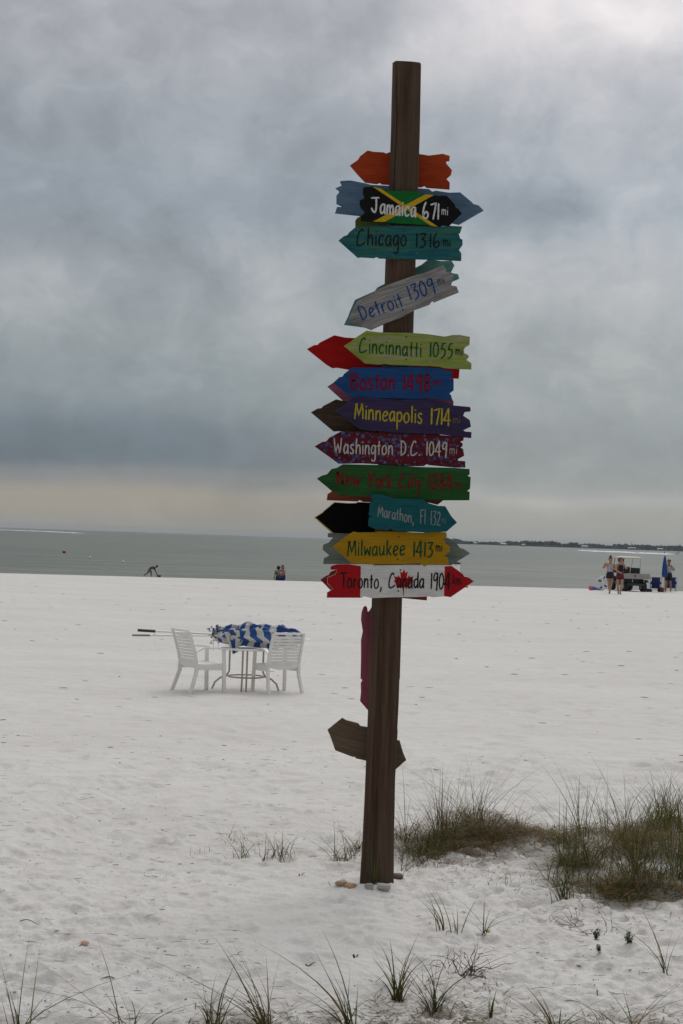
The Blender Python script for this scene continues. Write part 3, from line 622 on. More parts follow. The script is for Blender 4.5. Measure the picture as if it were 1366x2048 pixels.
# lettered boards on the near side
inkW, inkK = tint('white_lettering', (.52, .52, .52)), tint('black_lettering', (.012, .012, .012))
GREEN, YEL, BLK = tint('flag_green', (0.0072, 0.102, 0.021)), tint('flag_yellow', (0.434, 0.28, 0.014)), board_mat('black_board_paint', [(.005, .005, .006), (.009, .009, .010)], .2)
sign('black green and yellow sign reading Jamaica 671 mi',
     [(726.8, 374), (744.3, 372.8), (749.6, 374), (778.3, 380.5), (820, 381), (831.6, 383), (844.8, 387.5), (852.7, 388), (868.5, 389.5), (873.8, 391), (893.5, 391), (909.4, 408), (912, 415.9), (916, 416.5), (923.9, 426.4), (899.5, 450.4), (884.3, 451), (876.4, 454), (864.6, 452.8), (858, 450.8), (800, 448), (767.8, 444.3), (744.3, 443.7), (721, 441.4), (721.5, 432), (730.3, 425), (722, 416.2), (719, 408.6), (719.7, 400.4), (727.3, 396.9), (728, 393.3), (725.6, 385.1)],
     BLK, FR, paints=[('green_panel', [(757, 376.5), (778.3, 381.3), (820, 381.8), (831.6, 383.8), (844.8, 388.2), (860, 389.5), (811, 415)], GREEN, .0003), ('green_panel', [(757, 443.2), (811, 413), (870, 452.5), (858, 450), (800, 447.2), (767.8, 443.6)], GREEN, .0003),
                      ('yellow_band', [(745.5, 373.4), (750, 374.5), (762, 377.3), (875.8, 453.4), (865, 452.2), (861, 451)], YEL, .0006), ('yellow_band', [(851.5, 388.5), (868.3, 390), (769, 443.8), (746, 443.1)], YEL, .0009)],
     texts=[([('Jamaica', 742, 424.5, 832, 434.5, 31, 3.8), ('671', 845, 436, 878.5, 438, 32, 3.8)], inkW), ([('mi', 883, 429.5, 896, 430.5, 18, 1.6)], inkW)], group=G_FRONT)
sign('streaky teal and blue sign reading Chicago 1316 mi',
     [(677, 480.6), (687.5, 472.4), (695.1, 469.5), (698, 464.8), (711.5, 453.7), (745, 451.5), (800, 451.5), (877.7, 453), (899.5, 451.2), (924.5, 452.8), (920.6, 465.7), (917.3, 466), (920.6, 477.2), (925.2, 479), (925.2, 489.7), (918, 499.6), (922.8, 506.8), (922.6, 521.3), (883, 519.3), (758.4, 516.3), (753, 513.4), (747.8, 515.7), (722, 514), (715.6, 515)],
     board_mat('teal_streaked_paint', [(.008, .062, .125), (.020, .125, .125), (.060, .135, .065)], .35, wear=(.10, .22, .10)), FR + .004,
     texts=[([('Chicago', 713, 490, 813, 492.5, 33, 3.5), ('13!6', 831, 494, 880, 495, 28, 3.3)], inkK), ([('mi', 886, 491, 901, 492.5, 20, 2.2)], inkK)], screws=[(810, 460), (748.5, 500)], group=G_FRONT)
sign('grey weathered tilted sign reading Detroit 1309 mi',
     [(696.6, 640.6), (704, 622), (715.7, 601), (752.3, 580.5), (772.8, 570.3), (822.5, 552.7), (849, 545.4), (888.4, 529.3), (892.8, 544), (903, 544.5), (907.5, 551.2), (904.5, 560), (900, 570.3), (913.3, 572.6), (917.7, 584.3), (868, 604.5), (865, 601), (859, 609), (828.4, 620), (802, 634.7), (774.2, 645), (742, 659.6)],
     board_mat('driftwood_grey', [(.17, .165, .16), (.29, .285, .28), (.36, .35, .33)], .55, wear=(.12, .12, .12)), FR,
     texts=[([('Detroit', 723, 641.5, 808, 611, 29, 3.2), ('1309', 821, 601, 873, 584, 30, 3.2)], tint('blue_lettering', (0.014, 0.049, 0.182))), ([('mi', 877, 570.5, 890.5, 566, 19, 1.9)], tint('dull_blue_lettering', (.05, .07, .12)))], screws=[(805.5, 619)], group=G_FRONT, tilt=20.2)
sign('lime green whitewashed sign reading Cincinnatti 1055 mi',
     [(688, 691.5), (702.8, 682.3), (709.4, 676.4), (733, 661.2), (758, 664.5), (826.4, 665.8), (856.7, 668.2), (873.8, 670.8), (889.6, 673), (904, 670), (920.6, 669.8), (940, 673.5), (939, 689.5), (930.5, 694), (927.8, 700), (929, 706.7), (935, 708.6), (938, 713.2), (933, 719.8), (943, 726.4), (943, 738.5), (887.6, 736.3), (879, 733), (780, 729), (770, 727), (759.5, 729), (746.3, 727.7), (730.5, 727), (726.5, 723.8)],
     board_mat('lime_streaked_paint', [(0.1936, 0.2728, 0.0176), (0.2464, 0.2904, 0.0792), (0.3168, 0.2904, 0.22)], .22, wear=(.34, .31, .25)), FR,
     texts=[([('Cincinnatti', 718, 704.5, 843, 713.5, 30, 3.2), ('1055', 859, 713, 906, 716, 29, 3.2)], tint('dark_green_lettering', (0.0064, 0.068, 0.02))), ([('mi', 911, 710, 925, 711.5, 19, 1.8)], inkK)], screws=[(812.5, 674), (812.5, 719)], group=G_FRONT)
sign('royal blue sign reading Boston 1498 mi',
     [(667, 765), (679, 754), (684.3, 753.4), (688.3, 747.5), (704, 735), (770, 734.5), (843.5, 733.7), (887, 737), (891, 741), (904, 742.2), (904.8, 752.8), (896, 757.3), (907.4, 758.7), (907.4, 780.5), (898.8, 787), (902, 789.7), (904.8, 799.6), (847.4, 796.3), (840.8, 798.9), (800, 797), (704, 796.3)],
     board_mat('royal_blue_paint', [(0.009, 0.04675, 0.155), (0.015, 0.06875, 0.2)], .12), FR + .005,
     texts=[([('Boston', 700, 779, 790, 779, 33, 4.6), ('1498', 806, 781, 861, 782, 32, 4.2)], tint('crimson_lettering', (0.153, 0.00612, 0.0153))), ([('mi', 866, 771, 883.5, 771, 16, 2.6)], tint('dim_red_lettering', (.13, .01, .03)))], group=G_FRONT)
sign('dark purple sign reading Minneapolis 1714 mi in yellow',
     [(669.7, 819.5), (687.8, 810.7), (693.7, 803.4), (712.7, 794.6), (718.6, 792.3), (770, 797.6), (790, 799), (846, 799), (854.8, 800.5), (890, 803), (907.5, 810.7), (939.7, 813.7), (941.5, 818), (941, 822.5), (929.4, 824), (926.5, 831.2), (939.7, 840), (942, 853.2), (926.5, 860.5), (931, 863), (943.2, 864), (942.6, 876), (925, 874.3), (875, 867.8), (781.6, 865), (758, 860.5), (746.4, 862), (720, 857.6), (709.8, 850.3)],
     board_mat('purple_paint', [(0.0324, 0.02304, 0.0612), (0.0468, 0.0324, 0.0828)], .2), FR - .001,
     texts=[([('Minneapolis', 708, 837, 845, 847, 31, 3.5), ('1714', 861, 848, 901, 850, 32, 3.7)], tint('yellow_lettering', (0.3315, 0.2677, 0.02231))), ([('mi', 906, 846.5, 920.5, 847.5, 17, 1.6)], tint('dim_yellow_lettering', (.12, .10, .04)))], group=G_FRONT)
def dots_mat():
    m = board_mat('maroon_paint_blue_dots', [(.075, .008, .012), (.115, .010, .016)], .2); t = m.node_tree; b = t.nodes['Principled BSDF']
    tc = N(t, 'ShaderNodeTexCoord'); mp = N(t, 'ShaderNodeMapping'); t.links.new(tc.outputs['Object'], mp.inputs[0]); mp.inputs['Scale'].default_value = (1, .001, 1)
    v = N(t, 'ShaderNodeTexVoronoi'); v.inputs['Scale'].default_value = 42; v.inputs['Randomness'].default_value = .95; t.links.new(mp.outputs[0], v.inputs['Vector'])
    sz = N(t, 'ShaderNodeSeparateColor'); t.links.new(v.outputs['Color'], sz.inputs[0])
    rad = M_(t, 'MULTIPLY_ADD', sz.outputs[0], .26, .27)
    k = M_(t, 'LESS_THAN', v.outputs['Distance'], rad)
    old = b.inputs['Base Color'].links[0].from_socket
    c = mixc(t, M_(t, 'MULTIPLY', k, .85), old, ramp(t, sz.outputs[1], [(0, (.035, .025, .07)), (1, (.045, .11, .25))]))
    t.links.new(c, b.inputs['Base Color']); return m
sign('maroon sign with blue dots reading Washington D.C. 1049 mi',
     [(629.3, 892.7), (644, 884), (652.7, 882.5), (658.6, 875.2), (680.5, 863.5), (720, 863), (781, 867), (875, 869.5), (927.6, 874), (927.1, 880.7), (920.4, 883.3), (925.4, 886.9), (925, 892.5), (921, 894.6), (926.6, 898.2), (928.6, 911.5), (915.8, 918.2), (916.3, 921.2), (930.7, 922.3), (930.7, 934.9), (910, 935), (858, 930), (853.8, 928), (847.7, 932), (820, 932.5), (725.4, 926.5), (677.4, 927.3)],
     dots_mat(), FR + .006,
     texts=[([('Washington', 667, 906, 786, 910, 29, 2.9), ('D.C.', 800, 911, 841, 911, 29, 3.0), ('1049', 852, 910.5, 894, 912, 28, 3.0)], tint('cream_lettering', (0.4, 0.368, 0.336))), ([('mi', 899, 907.5, 914, 908.5, 18, 1.5)], tint('dull_cream_lettering', (.32, .29, .27)))], group=G_FRONT)
sign('grass green sign reading New York City 1284 mi in red',
     [(633.5, 957.2), (643.4, 951.3), (656.3, 947.8), (662.2, 941.4), (671.5, 936.7), (685.6, 928.5), (760, 930), (840, 934), (909, 935.6), (939.4, 938.1), (939.4, 948.4), (935.3, 951.5), (941.5, 954.5), (940.4, 977), (934.3, 982.2), (939.4, 983.2), (938.9, 1000.5), (871, 1000.7), (820, 998), (740, 993.5), (678.6, 990.6), (661, 980), (652.8, 973)],
     board_mat('grass_green_paint', [(0.0128, 0.0675, 0.015), (0.0256, 0.0925, 0.025)], .3), FR,
     texts=[([('New', 672, 969.5, 720, 971.5, 28, 4.2), ('York', 735, 974, 784, 975.5, 28, 4.2), ('City', 798, 975, 842, 977, 28, 4.2), ('1284', 857, 978, 905, 980, 30, 4.2)], tint('brick_red_lettering', (0.1237, 0.01238, 0.01238))), ([('mi', 908, 974.5, 923.5, 975.5, 16, 2.6)], tint('dim_brick_lettering', (.09, .018, .018)))], group=G_FRONT)
sign('small teal sign reading Marathon, Fl 132 mi in silver',
     [(743.5, 988.2), (759.6, 988), (787.4, 996), (846, 998.5), (857.7, 1006.4), (878.2, 1012.2), (890.5, 1012.2), (903, 1032.7), (914.2, 1045), (892.8, 1063.5), (849, 1065), (787.4, 1061.4), (781.6, 1057.6), (774.2, 1060.5), (746.4, 1056.7), (736.2, 1051.7), (737.6, 1034.2), (743.5, 1032.7), (737.6, 1029.8), (740, 1003.4), (748.8, 1001), (742, 997.6)],
     board_mat('teal_paint', [(.006, .075, .088), (.010, .100, .112)], .12), FR - .026,
     texts=[([('Marathon,', 755, 1032.5, 828, 1046.5, 23, 2.3), ('Fl', 840, 1047, 851, 1048.5, 28, 2.3), ('132', 861, 1049, 881, 1052, 28, 2.3)], tint('silver_lettering', (0.1938, 0.2142, 0.2244), .3)), ([('mi', 883, 1046, 892, 1047.5, 14, 1.3)], tint('dim_silver_lettering', (.09, .15, .17)))], group=G_FRONT)
sign('mustard yellow sign reading Milwaukee 1413 mi in green',
     [(665, 1093.6), (676.1, 1084), (687.8, 1075.2), (706.9, 1062.9), (717, 1065), (749.3, 1064.3), (758, 1062), (787.4, 1062.9), (846, 1065.8), (863.5, 1062.6), (892.8, 1065), (894.3, 1073.7), (887, 1076.6), (890.5, 1086.9), (900, 1092.7), (900, 1103), (888.4, 1111.8), (896.3, 1116.2), (897.2, 1129.3), (854.8, 1130), (849, 1133), (838.7, 1126.4), (805, 1128.5), (737.6, 1129), (702.5, 1126.4)],
     board_mat('mustard_paint', [(0.3276, 0.1782, 0.006), (0.39, 0.2178, 0.01)], .15), FR,
     texts=[([('Milwaukee', 694, 1111.5, 810, 1110.5, 30, 3.3), ('1413', 826, 1112.5, 866, 1113.5, 29, 3.4)], tint('forest_lettering', (0.0042, 0.0595, 0.021))), ([('mi', 871, 1103, 884.5, 1103.5, 20, 1.8)], inkK)], screws=[(798, 1073.5), (795, 1118.5)], group=G_FRONT)
REDP = tint('flag_red', (0.3036, 0.0084, 0.012)); WH = board_mat('white_board_paint', [(.56, .55, .53), (.62, .61, .60)], .06, bump=.15)
leaf = [(0, 1), (.12, .78), (.30, .86), (.24, .46), (.44, .66), (.50, .54), (.78, .60), (.70, .38), (.80, .32), (.46, .06), (.52, -.06), (.06, -.02 - .0), (.06, -.03), (.03, -.5), (-.03, -.5), (-.06, -.03), (-.06, -.02), (-.52, -.06), (-.46, .06), (-.80, .32), (-.70, .38), (-.78, .60), (-.50, .54), (-.44, .66), (-.24, .46), (-.30, .86), (-.12, .78)]
leafp = [(807.3 + a * 25 + (b - .3) * 1.0, 1173.5 - b * 35.5) for a, b in leaf if (a, b) not in ((.06, -.02), (-.06, -.02))]
sign('red and white maple leaf flag sign reading Toronto, Canada 1904 km',
     [(661, 1132), (672.7, 1128.5), (695, 1127.6), (722, 1132), (749, 1130.8), (800, 1130), (840, 1130.5), (848.8, 1134.3), (855, 1131.7), (889, 1132.6), (903.3, 1131.3), (926.5, 1148), (928.7, 1152.8), (936.6, 1154.1), (948.5, 1162.4), (901.5, 1194.5), (888.3, 1192.8), (863.7, 1194.8), (858.9, 1192.8), (840, 1194), (780, 1194.7), (744, 1196.4), (727.8, 1192.6), (723, 1195.8), (653.4, 1195.6), (654, 1184.7), (665.7, 1178.3), (655, 1167), (654, 1155.4), (670.4, 1148.4), (674, 1140), (660.4, 1139.6)],
     WH, FR - .002, paints=[('red_panel', [(661.4, 1132.4), (672.7, 1129), (695, 1128.1), (721.8, 1132.3), (720.5, 1195.4), (653.9, 1195.2), (654.5, 1185), (666.4, 1178.3), (655.5, 1166.8), (654.5, 1155.7), (670.8, 1148.7), (674.5, 1139.6), (661, 1139.2)], REDP, .0005),
                            ('red_panel', [(889.3, 1133), (903.2, 1131.8), (926, 1148.3), (928.4, 1153.2), (936.5, 1154.6), (947.9, 1162.4), (901.4, 1194), (888, 1192.4)], REDP, .0005), ('maple_leaf', leafp, REDP, .0005)],
     texts=[([('Toronto,', 680, 1174.5, 764, 1177, 29, 3.2), ('Canada', 777, 1175.5, 848, 1176.5, 30, 3.2), ('1904', 861, 1177.5, 900.5, 1178.5, 32, 3.2)], inkK), ([('km', 905, 1168.5, 921.5, 1169.5, 19, 2.0)], inkK)], screws=[(801, 1140), (796.5, 1182)], group=G_FRONT)

# ------------------------------------------------------------------ stones and small things at the foot of the post
def lump(name, c, size, mat, label, cat, rz=0, seed=0, group=None, flat=.0):
    bm = bmesh.new(); bmesh.ops.create_icosphere(bm, subdivisions=3, radius=1)
    for v in bm.verts:
        p = v.co.copy(); n = fbm(np.array([p.x * 1.7 + seed * 3.1]), np.array([p.y * 1.7 + p.z * 1.3 + seed]), 3, seed)[0]
        v.co = p * (1 + .45 * n)
        if flat: v.co = Vector([max(-flat, min(flat, k)) for k in v.co])
        v.co = Vector((v.co.x * size[0], v.co.y * size[1], v.co.z * size[2]))
    me = bpy.data.meshes.new(name); bm.to_mesh(me); bm.free(); me.materials.append(mat); me.polygons.foreach_set('use_smooth', [True] * len(me.polygons))
    o = bpy.data.objects.new(name, me); C.objects.link(o); o.location = c; o.rotation_euler = (0, 0, rz); return tag(o, label, cat, group)
def up_(p, dz): return Vector((p.x, p.y, p.z + dz))
GS = 'stones at the foot of the post'
lump('stone', up_(on(701, 1775), .006), (.044, .03, .022), pmat('orange_stone', (.42, .24, .13), .6, var=.15, bump=.4), 'rounded orange stone at the foot of the post', 'stone', .1, 3, GS)
lump('stone', up_(on(683, 1770), .010), (.034, .03, .02), pmat('tan_stone', (.36, .28, .19), .7, bump=.4), 'small tan stone just left of the orange stone', 'stone', .7, 4, GS)
lump('stone', up_(on(738, 1776), .006), (.036, .03, .030), pmat('grey_concrete', (.36, .33, .30), .9, bump=.9), 'grey concrete lump in front of the post', 'stone', .3, 5, GS, .62)
lump('stone', up_(on(768, 1774), .002), (.062, .03, .020), pmat('pale_concrete', (.42, .39, .36), .8, bump=.5), 'flat pale concrete piece in front of the post', 'stone', .1, 6, GS, .6)
lump('wood_chunk', up_(on(795, 1757), .014), (.036, .028, .02), pmat('brown_wood_chunk', (.16, .11, .08), .8, bump=.5), 'brown chunk of wood right of the post foot', 'wood', .4, 7, None, .8)
lump('seashell', up_(on(169, 1889), .008), (.022, .016, .011), pmat('pink_shell', (.62, .36, .28), .5), 'small pink seashell lying on the open sand', 'shell', .4, 8)
lump('seashell', up_(on(975, 1862), .006), (.020, .014, .009), pmat('cream_shell', (.62, .52, .36), .5), 'small cream seashell beside the dry grass blades', 'shell', 1.1, 9)

# ------------------------------------------------------------------ grass
def blades(base, dirs, L, a, b, c, d, w, cols, K=7, wdir=None):
    """ribbons p(t) = base + dir*L*(a t + b t^2) + z*L*(c t + d t^2), tapering to a point"""
    n = len(base); t = np.linspace(0, 1, K)[None, :, None]
    A = lambda q: np.broadcast_to(np.asarray(q, float).reshape(-1, 1, 1), (n, 1, 1))
    D = np.stack([np.cos(dirs), np.sin(dirs), np.zeros(n)], -1)[:, None, :]
    P = base[:, None, :] + D * A(L) * (A(a) * t + A(b) * t * t); P[..., 2] += (A(L) * (A(c) * t + A(d) * t * t))[..., 0]
    wd = rng.random(n) * np.pi if wdir is None else wdir
    Wv = np.stack([np.cos(wd), np.sin(wd), np.zeros(n)], -1)[:, None, :] * A(w) * .5 * np.clip(1.05 - t ** 1.6, .10, 1)
    V = np.concatenate([P - Wv, P + Wv], 1).reshape(-1, 3)
    i = (np.arange(n) * 2 * K)[:, None] + np.arange(K - 1)[None, :]
    F = np.stack([i, i + 1, i + K + 1, i + K], -1).reshape(-1, 4)
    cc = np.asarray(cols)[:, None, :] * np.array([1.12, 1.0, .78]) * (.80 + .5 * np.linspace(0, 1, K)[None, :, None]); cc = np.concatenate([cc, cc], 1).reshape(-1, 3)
    return V, F, np.concatenate([cc, np.ones((len(cc), 1))], 1)
GREENS = np.array([(.050, .080, .018), (.075, .105, .028), (.035, .062, .018), (.11, .12, .036), (.09, .095, .04)])
DRY = np.array([(.17, .105, .050), (.115, .066, .032), (.26, .185, .105), (.060, .036, .020), (.135, .075, .038), (.10, .08, .032), (.065, .055, .022)])
def pick(pal, n): return pal[rng.integers(0, len(pal), n)] * (.7 + .6 * rng.random((n, 1)))
def ground_z(B): B[:, 2] = H(B[:, 0], B[:, 1]) - .004; return B
def area(px0, px1, py0, py1, n, gauss=True):
    P = []
    for _ in range(n):
        if gauss: px = random.gauss((px0 + px1) / 2, (px1 - px0) / 3.4); py = random.gauss((py0 + py1) / 2, (py1 - py0) / 3.6)
        else: px = random.uniform(px0, px1); py = random.uniform(py0, py1)
        p = gnd(px, py); P.append((p.x, p.y, 0))
    return ground_z(np.array(P))
def clustered(px0, px1, py0, py1, n, ncl, sp, fade=0.0):
    """stems gathered in separate root crowns; returns bases and headings that lean outwards"""
    cs = [gnd(random.uniform(px0, px1), random.uniform(py0, py1)) for _ in range(ncl)]; w = [random.uniform(.3, 1) for _ in cs]
    P, D = [], []
    for _ in range(n):
        c = random.choices(cs, w)[0]; dx, dy = random.gauss(0, sp), random.gauss(0, sp); P.append((c.x + dx, c.y + dy, 0)); D.append(math.atan2(dy, dx) + random.gauss(0, .6))
    return ground_z(np.array(P)), np.array(D)
def tall(B, Lmin, Lmax, w=.005, lean=.35, pal=GREENS, drym=.25, dirs=None, droop=.25):
    n = len(B); L = Lmin + (Lmax - Lmin) * rng.random(n) ** 1.5
    cols = pick(pal, n); m = rng.random(n) < drym; cols[m] = pick(DRY, int(m.sum()))
    dr = rng.random(n) * 2 * np.pi if dirs is None else dirs
    a = lean * (rng.random(n) - .1); b = lean * 1.5 * rng.random(n)
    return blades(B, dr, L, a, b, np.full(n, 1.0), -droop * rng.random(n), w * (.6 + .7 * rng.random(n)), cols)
def lying(B, Lmin, Lmax, w=.004, pal=DRY, rise=.35, greenm=.1):
    n = len(B); L = Lmin + (Lmax - Lmin) * rng.random(n); cols = pick(pal, n); m = rng.random(n) < greenm; cols[m] = pick(GREENS, int(m.sum()))
    r = rise * rng.random(n)
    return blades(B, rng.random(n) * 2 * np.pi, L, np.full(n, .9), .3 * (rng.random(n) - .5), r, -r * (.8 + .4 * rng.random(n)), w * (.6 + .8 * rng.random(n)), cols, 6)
def part_of(parent, name, parts, mat=M_GRASS):
    V, F, Cc = [], [], []; k = 0
    for (v, f, c) in parts: V.append(v); F.append(f + k); Cc.append(c); k += len(v)
    V = np.concatenate(V); V = V - np.array(parent.location)[None, :] if parent else V
    o = np_mesh(name, V, np.concatenate(F), mat, parent, cols=np.concatenate(Cc)); o['kind'] = 'stuff'; return o
def raised(B, hmap): B = B.copy(); B[:, 2] += hmap * rng.random(len(B)) ** 1.3; return B

def mound_h(B, cx, cy, sx, sy, hh): return hh * np.exp(-(((B[:, 0] - cx) / sx) ** 2 + ((B[:, 1] - cy) / sy) ** 2))
# the clump just right of the post
e = empty('grass_clump', on(920, 1700), 0, 'dune grass clump with a brown thatch mound just right of the post', 'grass', 'dune grass clumps')
c0 = gnd(940, 1693)
B = area(810, 1100, 1664, 1726, 8000); hb = mound_h(B, c0.x, c0.y + .25, .42, .5, .17)
part_of(e, 'dry_thatch', [lying(raised(B, hb), .08, .26, .0036, rise=.5, greenm=.22)], M_ATTR)
B = area(800, 900, 1690, 1735, 420); part_of(e, 'green_fringe', [tall(B, .05, .17, .004, .9, drym=.35, droop=.7)])
B1, d1 = clustered(815, 900, 1668, 1722, 110, 8, .025); B2, d2 = clustered(920, 1010, 1655, 1695, 80, 6, .025); B3, d3 = clustered(800, 1060, 1665, 1725, 220, 18, .03)
part_of(e, 'grass_blades', [tall(B1, .22, .60, .0046, .5, dirs=d1), tall(B2, .22, .56, .0042, .6, dirs=d2), tall(B3, .10, .30, .004, .8, drym=.5, dirs=d3)])
# the big clump on the right
e = empty('grass_clump', on(1230, 1740), 0, 'large dense dune grass clump beside the small leafy weeds', 'grass', 'dune grass clumps')
B, _d = clustered(1120, 1500, 1690, 1812, 8500, 46, .085); part_of(e, 'dry_thatch', [lying(raised(B, mound_h(B, 2.1, 10.2, .6, .9, .13)), .08, .28, .0042, rise=.5, greenm=.35)], M_ATTR)
B, d4 = clustered(1180, 1400, 1740, 1812, 900, 18, .05); part_of(e, 'green_fringe', [tall(B, .06, .2, .0046, 1.0, drym=.2, droop=.7, dirs=d4)])
B1, d1 = clustered(1130, 1430, 1680, 1800, 420, 26, .028); B2, d2 = clustered(1150, 1430, 1700, 1812, 420, 30, .04); B3, d3 = clustered(1090, 1190, 1690, 1800, 90, 7, .025)
part_of(e, 'grass_blades', [tall(B1, .20, .58, .0046, .55, dirs=d1), tall(B2, .10, .34, .0046, .8, drym=.45, dirs=d2), tall(B3, .2, .5, .0042, .8, dirs=d3)])
# farther clump at the frame's right edge
e = empty('grass_clump', on(1330, 1665), 0, 'bright green dune grass clump behind the large dense clump', 'grass', 'dune grass clumps')
B1 = area(1290, 1370, 1640, 1680, 260); part_of(e, 'grass_blades', [tall(B1, .14, .50, .0048, .45, pal=GREENS * 1.25, drym=.15)])
B = area(1200, 1440, 1645, 1690, 1500); part_of(e, 'dry_thatch', [lying(raised(B, mound_h(B, 2.6, 11.6, .5, .5, .10)), .08, .26, .0042, rise=.5, greenm=.2)], M_ATTR)
# the brown matted ridge between the clumps
e = empty('dry_grass_mat', on(1110, 1675), 0, 'dark brown matted dry grass lying between two green clumps', 'dry grass', None)
B = area(1040, 1260, 1664, 1690, 700); part_of(e, 'dry_thatch', [lying(raised(B, .05), .06, .22, .005, pal=DRY[[1, 3, 4]], rise=.4, greenm=.04)], M_ATTR)
# loose tufts
def tuft(label, px, py, n, Lmin, Lmax, spread=12, lean=.5, w=.0046, drym=.25, dry_n=0, dirs=None, droop=.3, group='small dune grass tufts', pal=GREENS):
    o = on(px, py); e = empty('grass_tuft', o, 0, label, 'grass', group)
    B = area(px - spread, px + spread, py - spread * .3, py + spread * .3, n)
    if py > 1940 and n > 6: lean *= 1.35; drym = max(drym, .22); spread *= 1.3; ps0 = [tall(B[: n // 3], Lmin * .5, Lmax * .6, w * .6, 1.2, drym=.8, droop=.9)]
    else: ps0 = []
    ps = ps0 + [tall(B, Lmin, Lmax, w, lean, drym=drym, dirs=dirs, droop=droop, pal=pal)]
    if dry_n: ps.append(lying(area(px - spread * 2, px + spread * 2, py - spread * .5, py + spread * .5, dry_n), .04, .16, .003))
    part_of(e, 'grass_blades', ps)
tuft('thin grass tuft close left of the post', 690, 1720, 44, .08, .32, 24, .7, .004, .3, 60)
tuft('sparse yellow green grass tuft touching the left edge of the post', 718, 1700, 40, .06, .26, 16, .7, .0036, .3, 30, pal=GREENS * 1.4)
tuft('low grass tuft of crossing blades well left of the post', 560, 1716, 60, .07, .24, 30, .7, .004, .25, 30)
tuft('grass sprig lying nearly flat on open sand left of the post', 485, 1712, 14, .10, .22, 14, 1.3, .005, .2, 8, droop=.8)
tuft('tiny group of upright grass spikes farthest left of the tufts', 395, 1703, 10, .04, .11, 14, .4, .003, .2)
tuft('faint short grass behind the sparse tufts left of the post', 470, 1678, 26, .04, .13, 26, .8, .003, .3)
tuft('single wide green blade in front of the post foot', 748, 1779, 9, .08, .30, 4, .15, .009, .1)
tuft('small sprout right of the pale concrete', 765, 1775, 12, .04, .12, 10, .7, .004, .3)
tuft('two leaning grass blades between the post and the big clump', 880, 1862, 8, .12, .30, 6, .8, .006, .1, 6, dirs=rng.normal(2.6, .4, 8))
tuft('short grass blades crossing on the sand right of centre', 910, 1864, 9, .08, .24, 10, .9, .005, .3, 14)
tuft('arching dry blades beside the cream seashell', 968, 1864, 9, .12, .26, 8, 1.0, .005, .6, 20)
tuft('leaning grass sprays at the lower left rim of the large clump', 1130, 1800, 34, .14, .38, 18, .8, .0045, .3, 60, dirs=rng.normal(2.5, .6, 34))
tuft('tall thin grass tuft at the far right below the large clump', 1328, 1950, 14, .14, .40, 6, .55, .005, .4, 10, dirs=rng.normal(2.2, .6, 14))
tuft('scattered small dry grass below the matted ridge', 1010, 1762, 40, .04, .14, 70, .8, .003, .7, 120)
GF = 'nearest grass tufts'
tuft('upright green grass tuft nearest the camera right of centre', 792, 2008, 24, .14, .42, 10, .28, .0075, .05, 60, group=GF)
tuft('spreading grass tuft with tall stems beside the dead roots', 868, 2018, 34, .12, .44, 14, .55, .0055, .2, 90, group=GF)
tuft('short pale green blade on the sand right of the spreading tuft', 980, 2036, 4, .10, .17, 2, .15, .010, 0, 0, group=GF, pal=GREENS * 1.6)
tuft('grass tuft with two broad blades at the bottom edge', 1112, 2056, 14, .12, .28, 12, .7, .008, .2, 60, group=GF)
tuft('grass tuft in the bottom left corner', 35, 2064, 16, .12, .40, 20, .7, .0055, .2, 30, group=GF)
tuft('long arching grass stems crossing at the bottom left', 265, 2075, 10, .22, .52, 20, .95, .0050, .15, 20, group=GF, droop=.45)
tuft('dense grass tuft with a single thick blade at the bottom edge', 425, 2056, 20, .12, .34, 20, .5, .0065, .2, 200, group=GF)
tuft('arching broad grass blades at the bottom centre left', 530, 2052, 22, .16, .42, 16, .95, .0065, .1, 260, dirs=rng.normal(2.6, 1.0, 22), group=GF)
tuft('broad leaning grass blades left of the upright tuft', 700, 2062, 14, .16, .40, 14, .55, .009, .1, 160, dirs=rng.normal(2.4, .7, 14), group=GF)
tuft('grass stems at the bottom edge between centre and corner', 1250, 2075, 10, .14, .36, 30, .8, .005, .4, 90, group=GF)
# litter of dry stems in front of the nearest tufts
e = empty('dry_stem_litter', on(640, 2040), 0, 'dry grass stems strewn along the front of the sand', 'dry grass', None); e['kind'] = 'stuff'
part_of(e, 'dry_stems', [lying(area(740, 1010, 1960, 2048, 420, False), .06, .30, .0028, pal=DRY * .75, rise=.8, greenm=.25), lying(area(380, 1366, 2022, 2075, 1900, False), .06, .28, .0036, pal=DRY * .8, rise=.30, greenm=.3), lying(area(0, 400, 2040, 2080, 220, False), .06, .28, .0036, pal=DRY * .8, rise=.3, greenm=.3),
                         lying(area(1000, 1366, 1780, 1850, 620, False), .06, .26, .0030, pal=DRY * .8, rise=.12, greenm=.05), lying(area(790, 1180, 1712, 1775, 900, False), .05, .20, .0028, rise=.15, greenm=.1), lying(area(620, 1150, 1715, 1800, 260, False), .04, .18, .0026, rise=.1, greenm=.1), lying(area(620, 730, 1690, 1770, 120, False), .04, .16, .003, rise=.1), lying(area(430, 720, 1678, 1730, 260, False), .05, .20, .0026, rise=.3, greenm=.35), lying(area(630, 830, 1690, 1718, 520), .05, .2, .0028, rise=.2, greenm=.15)], M_ATTR)
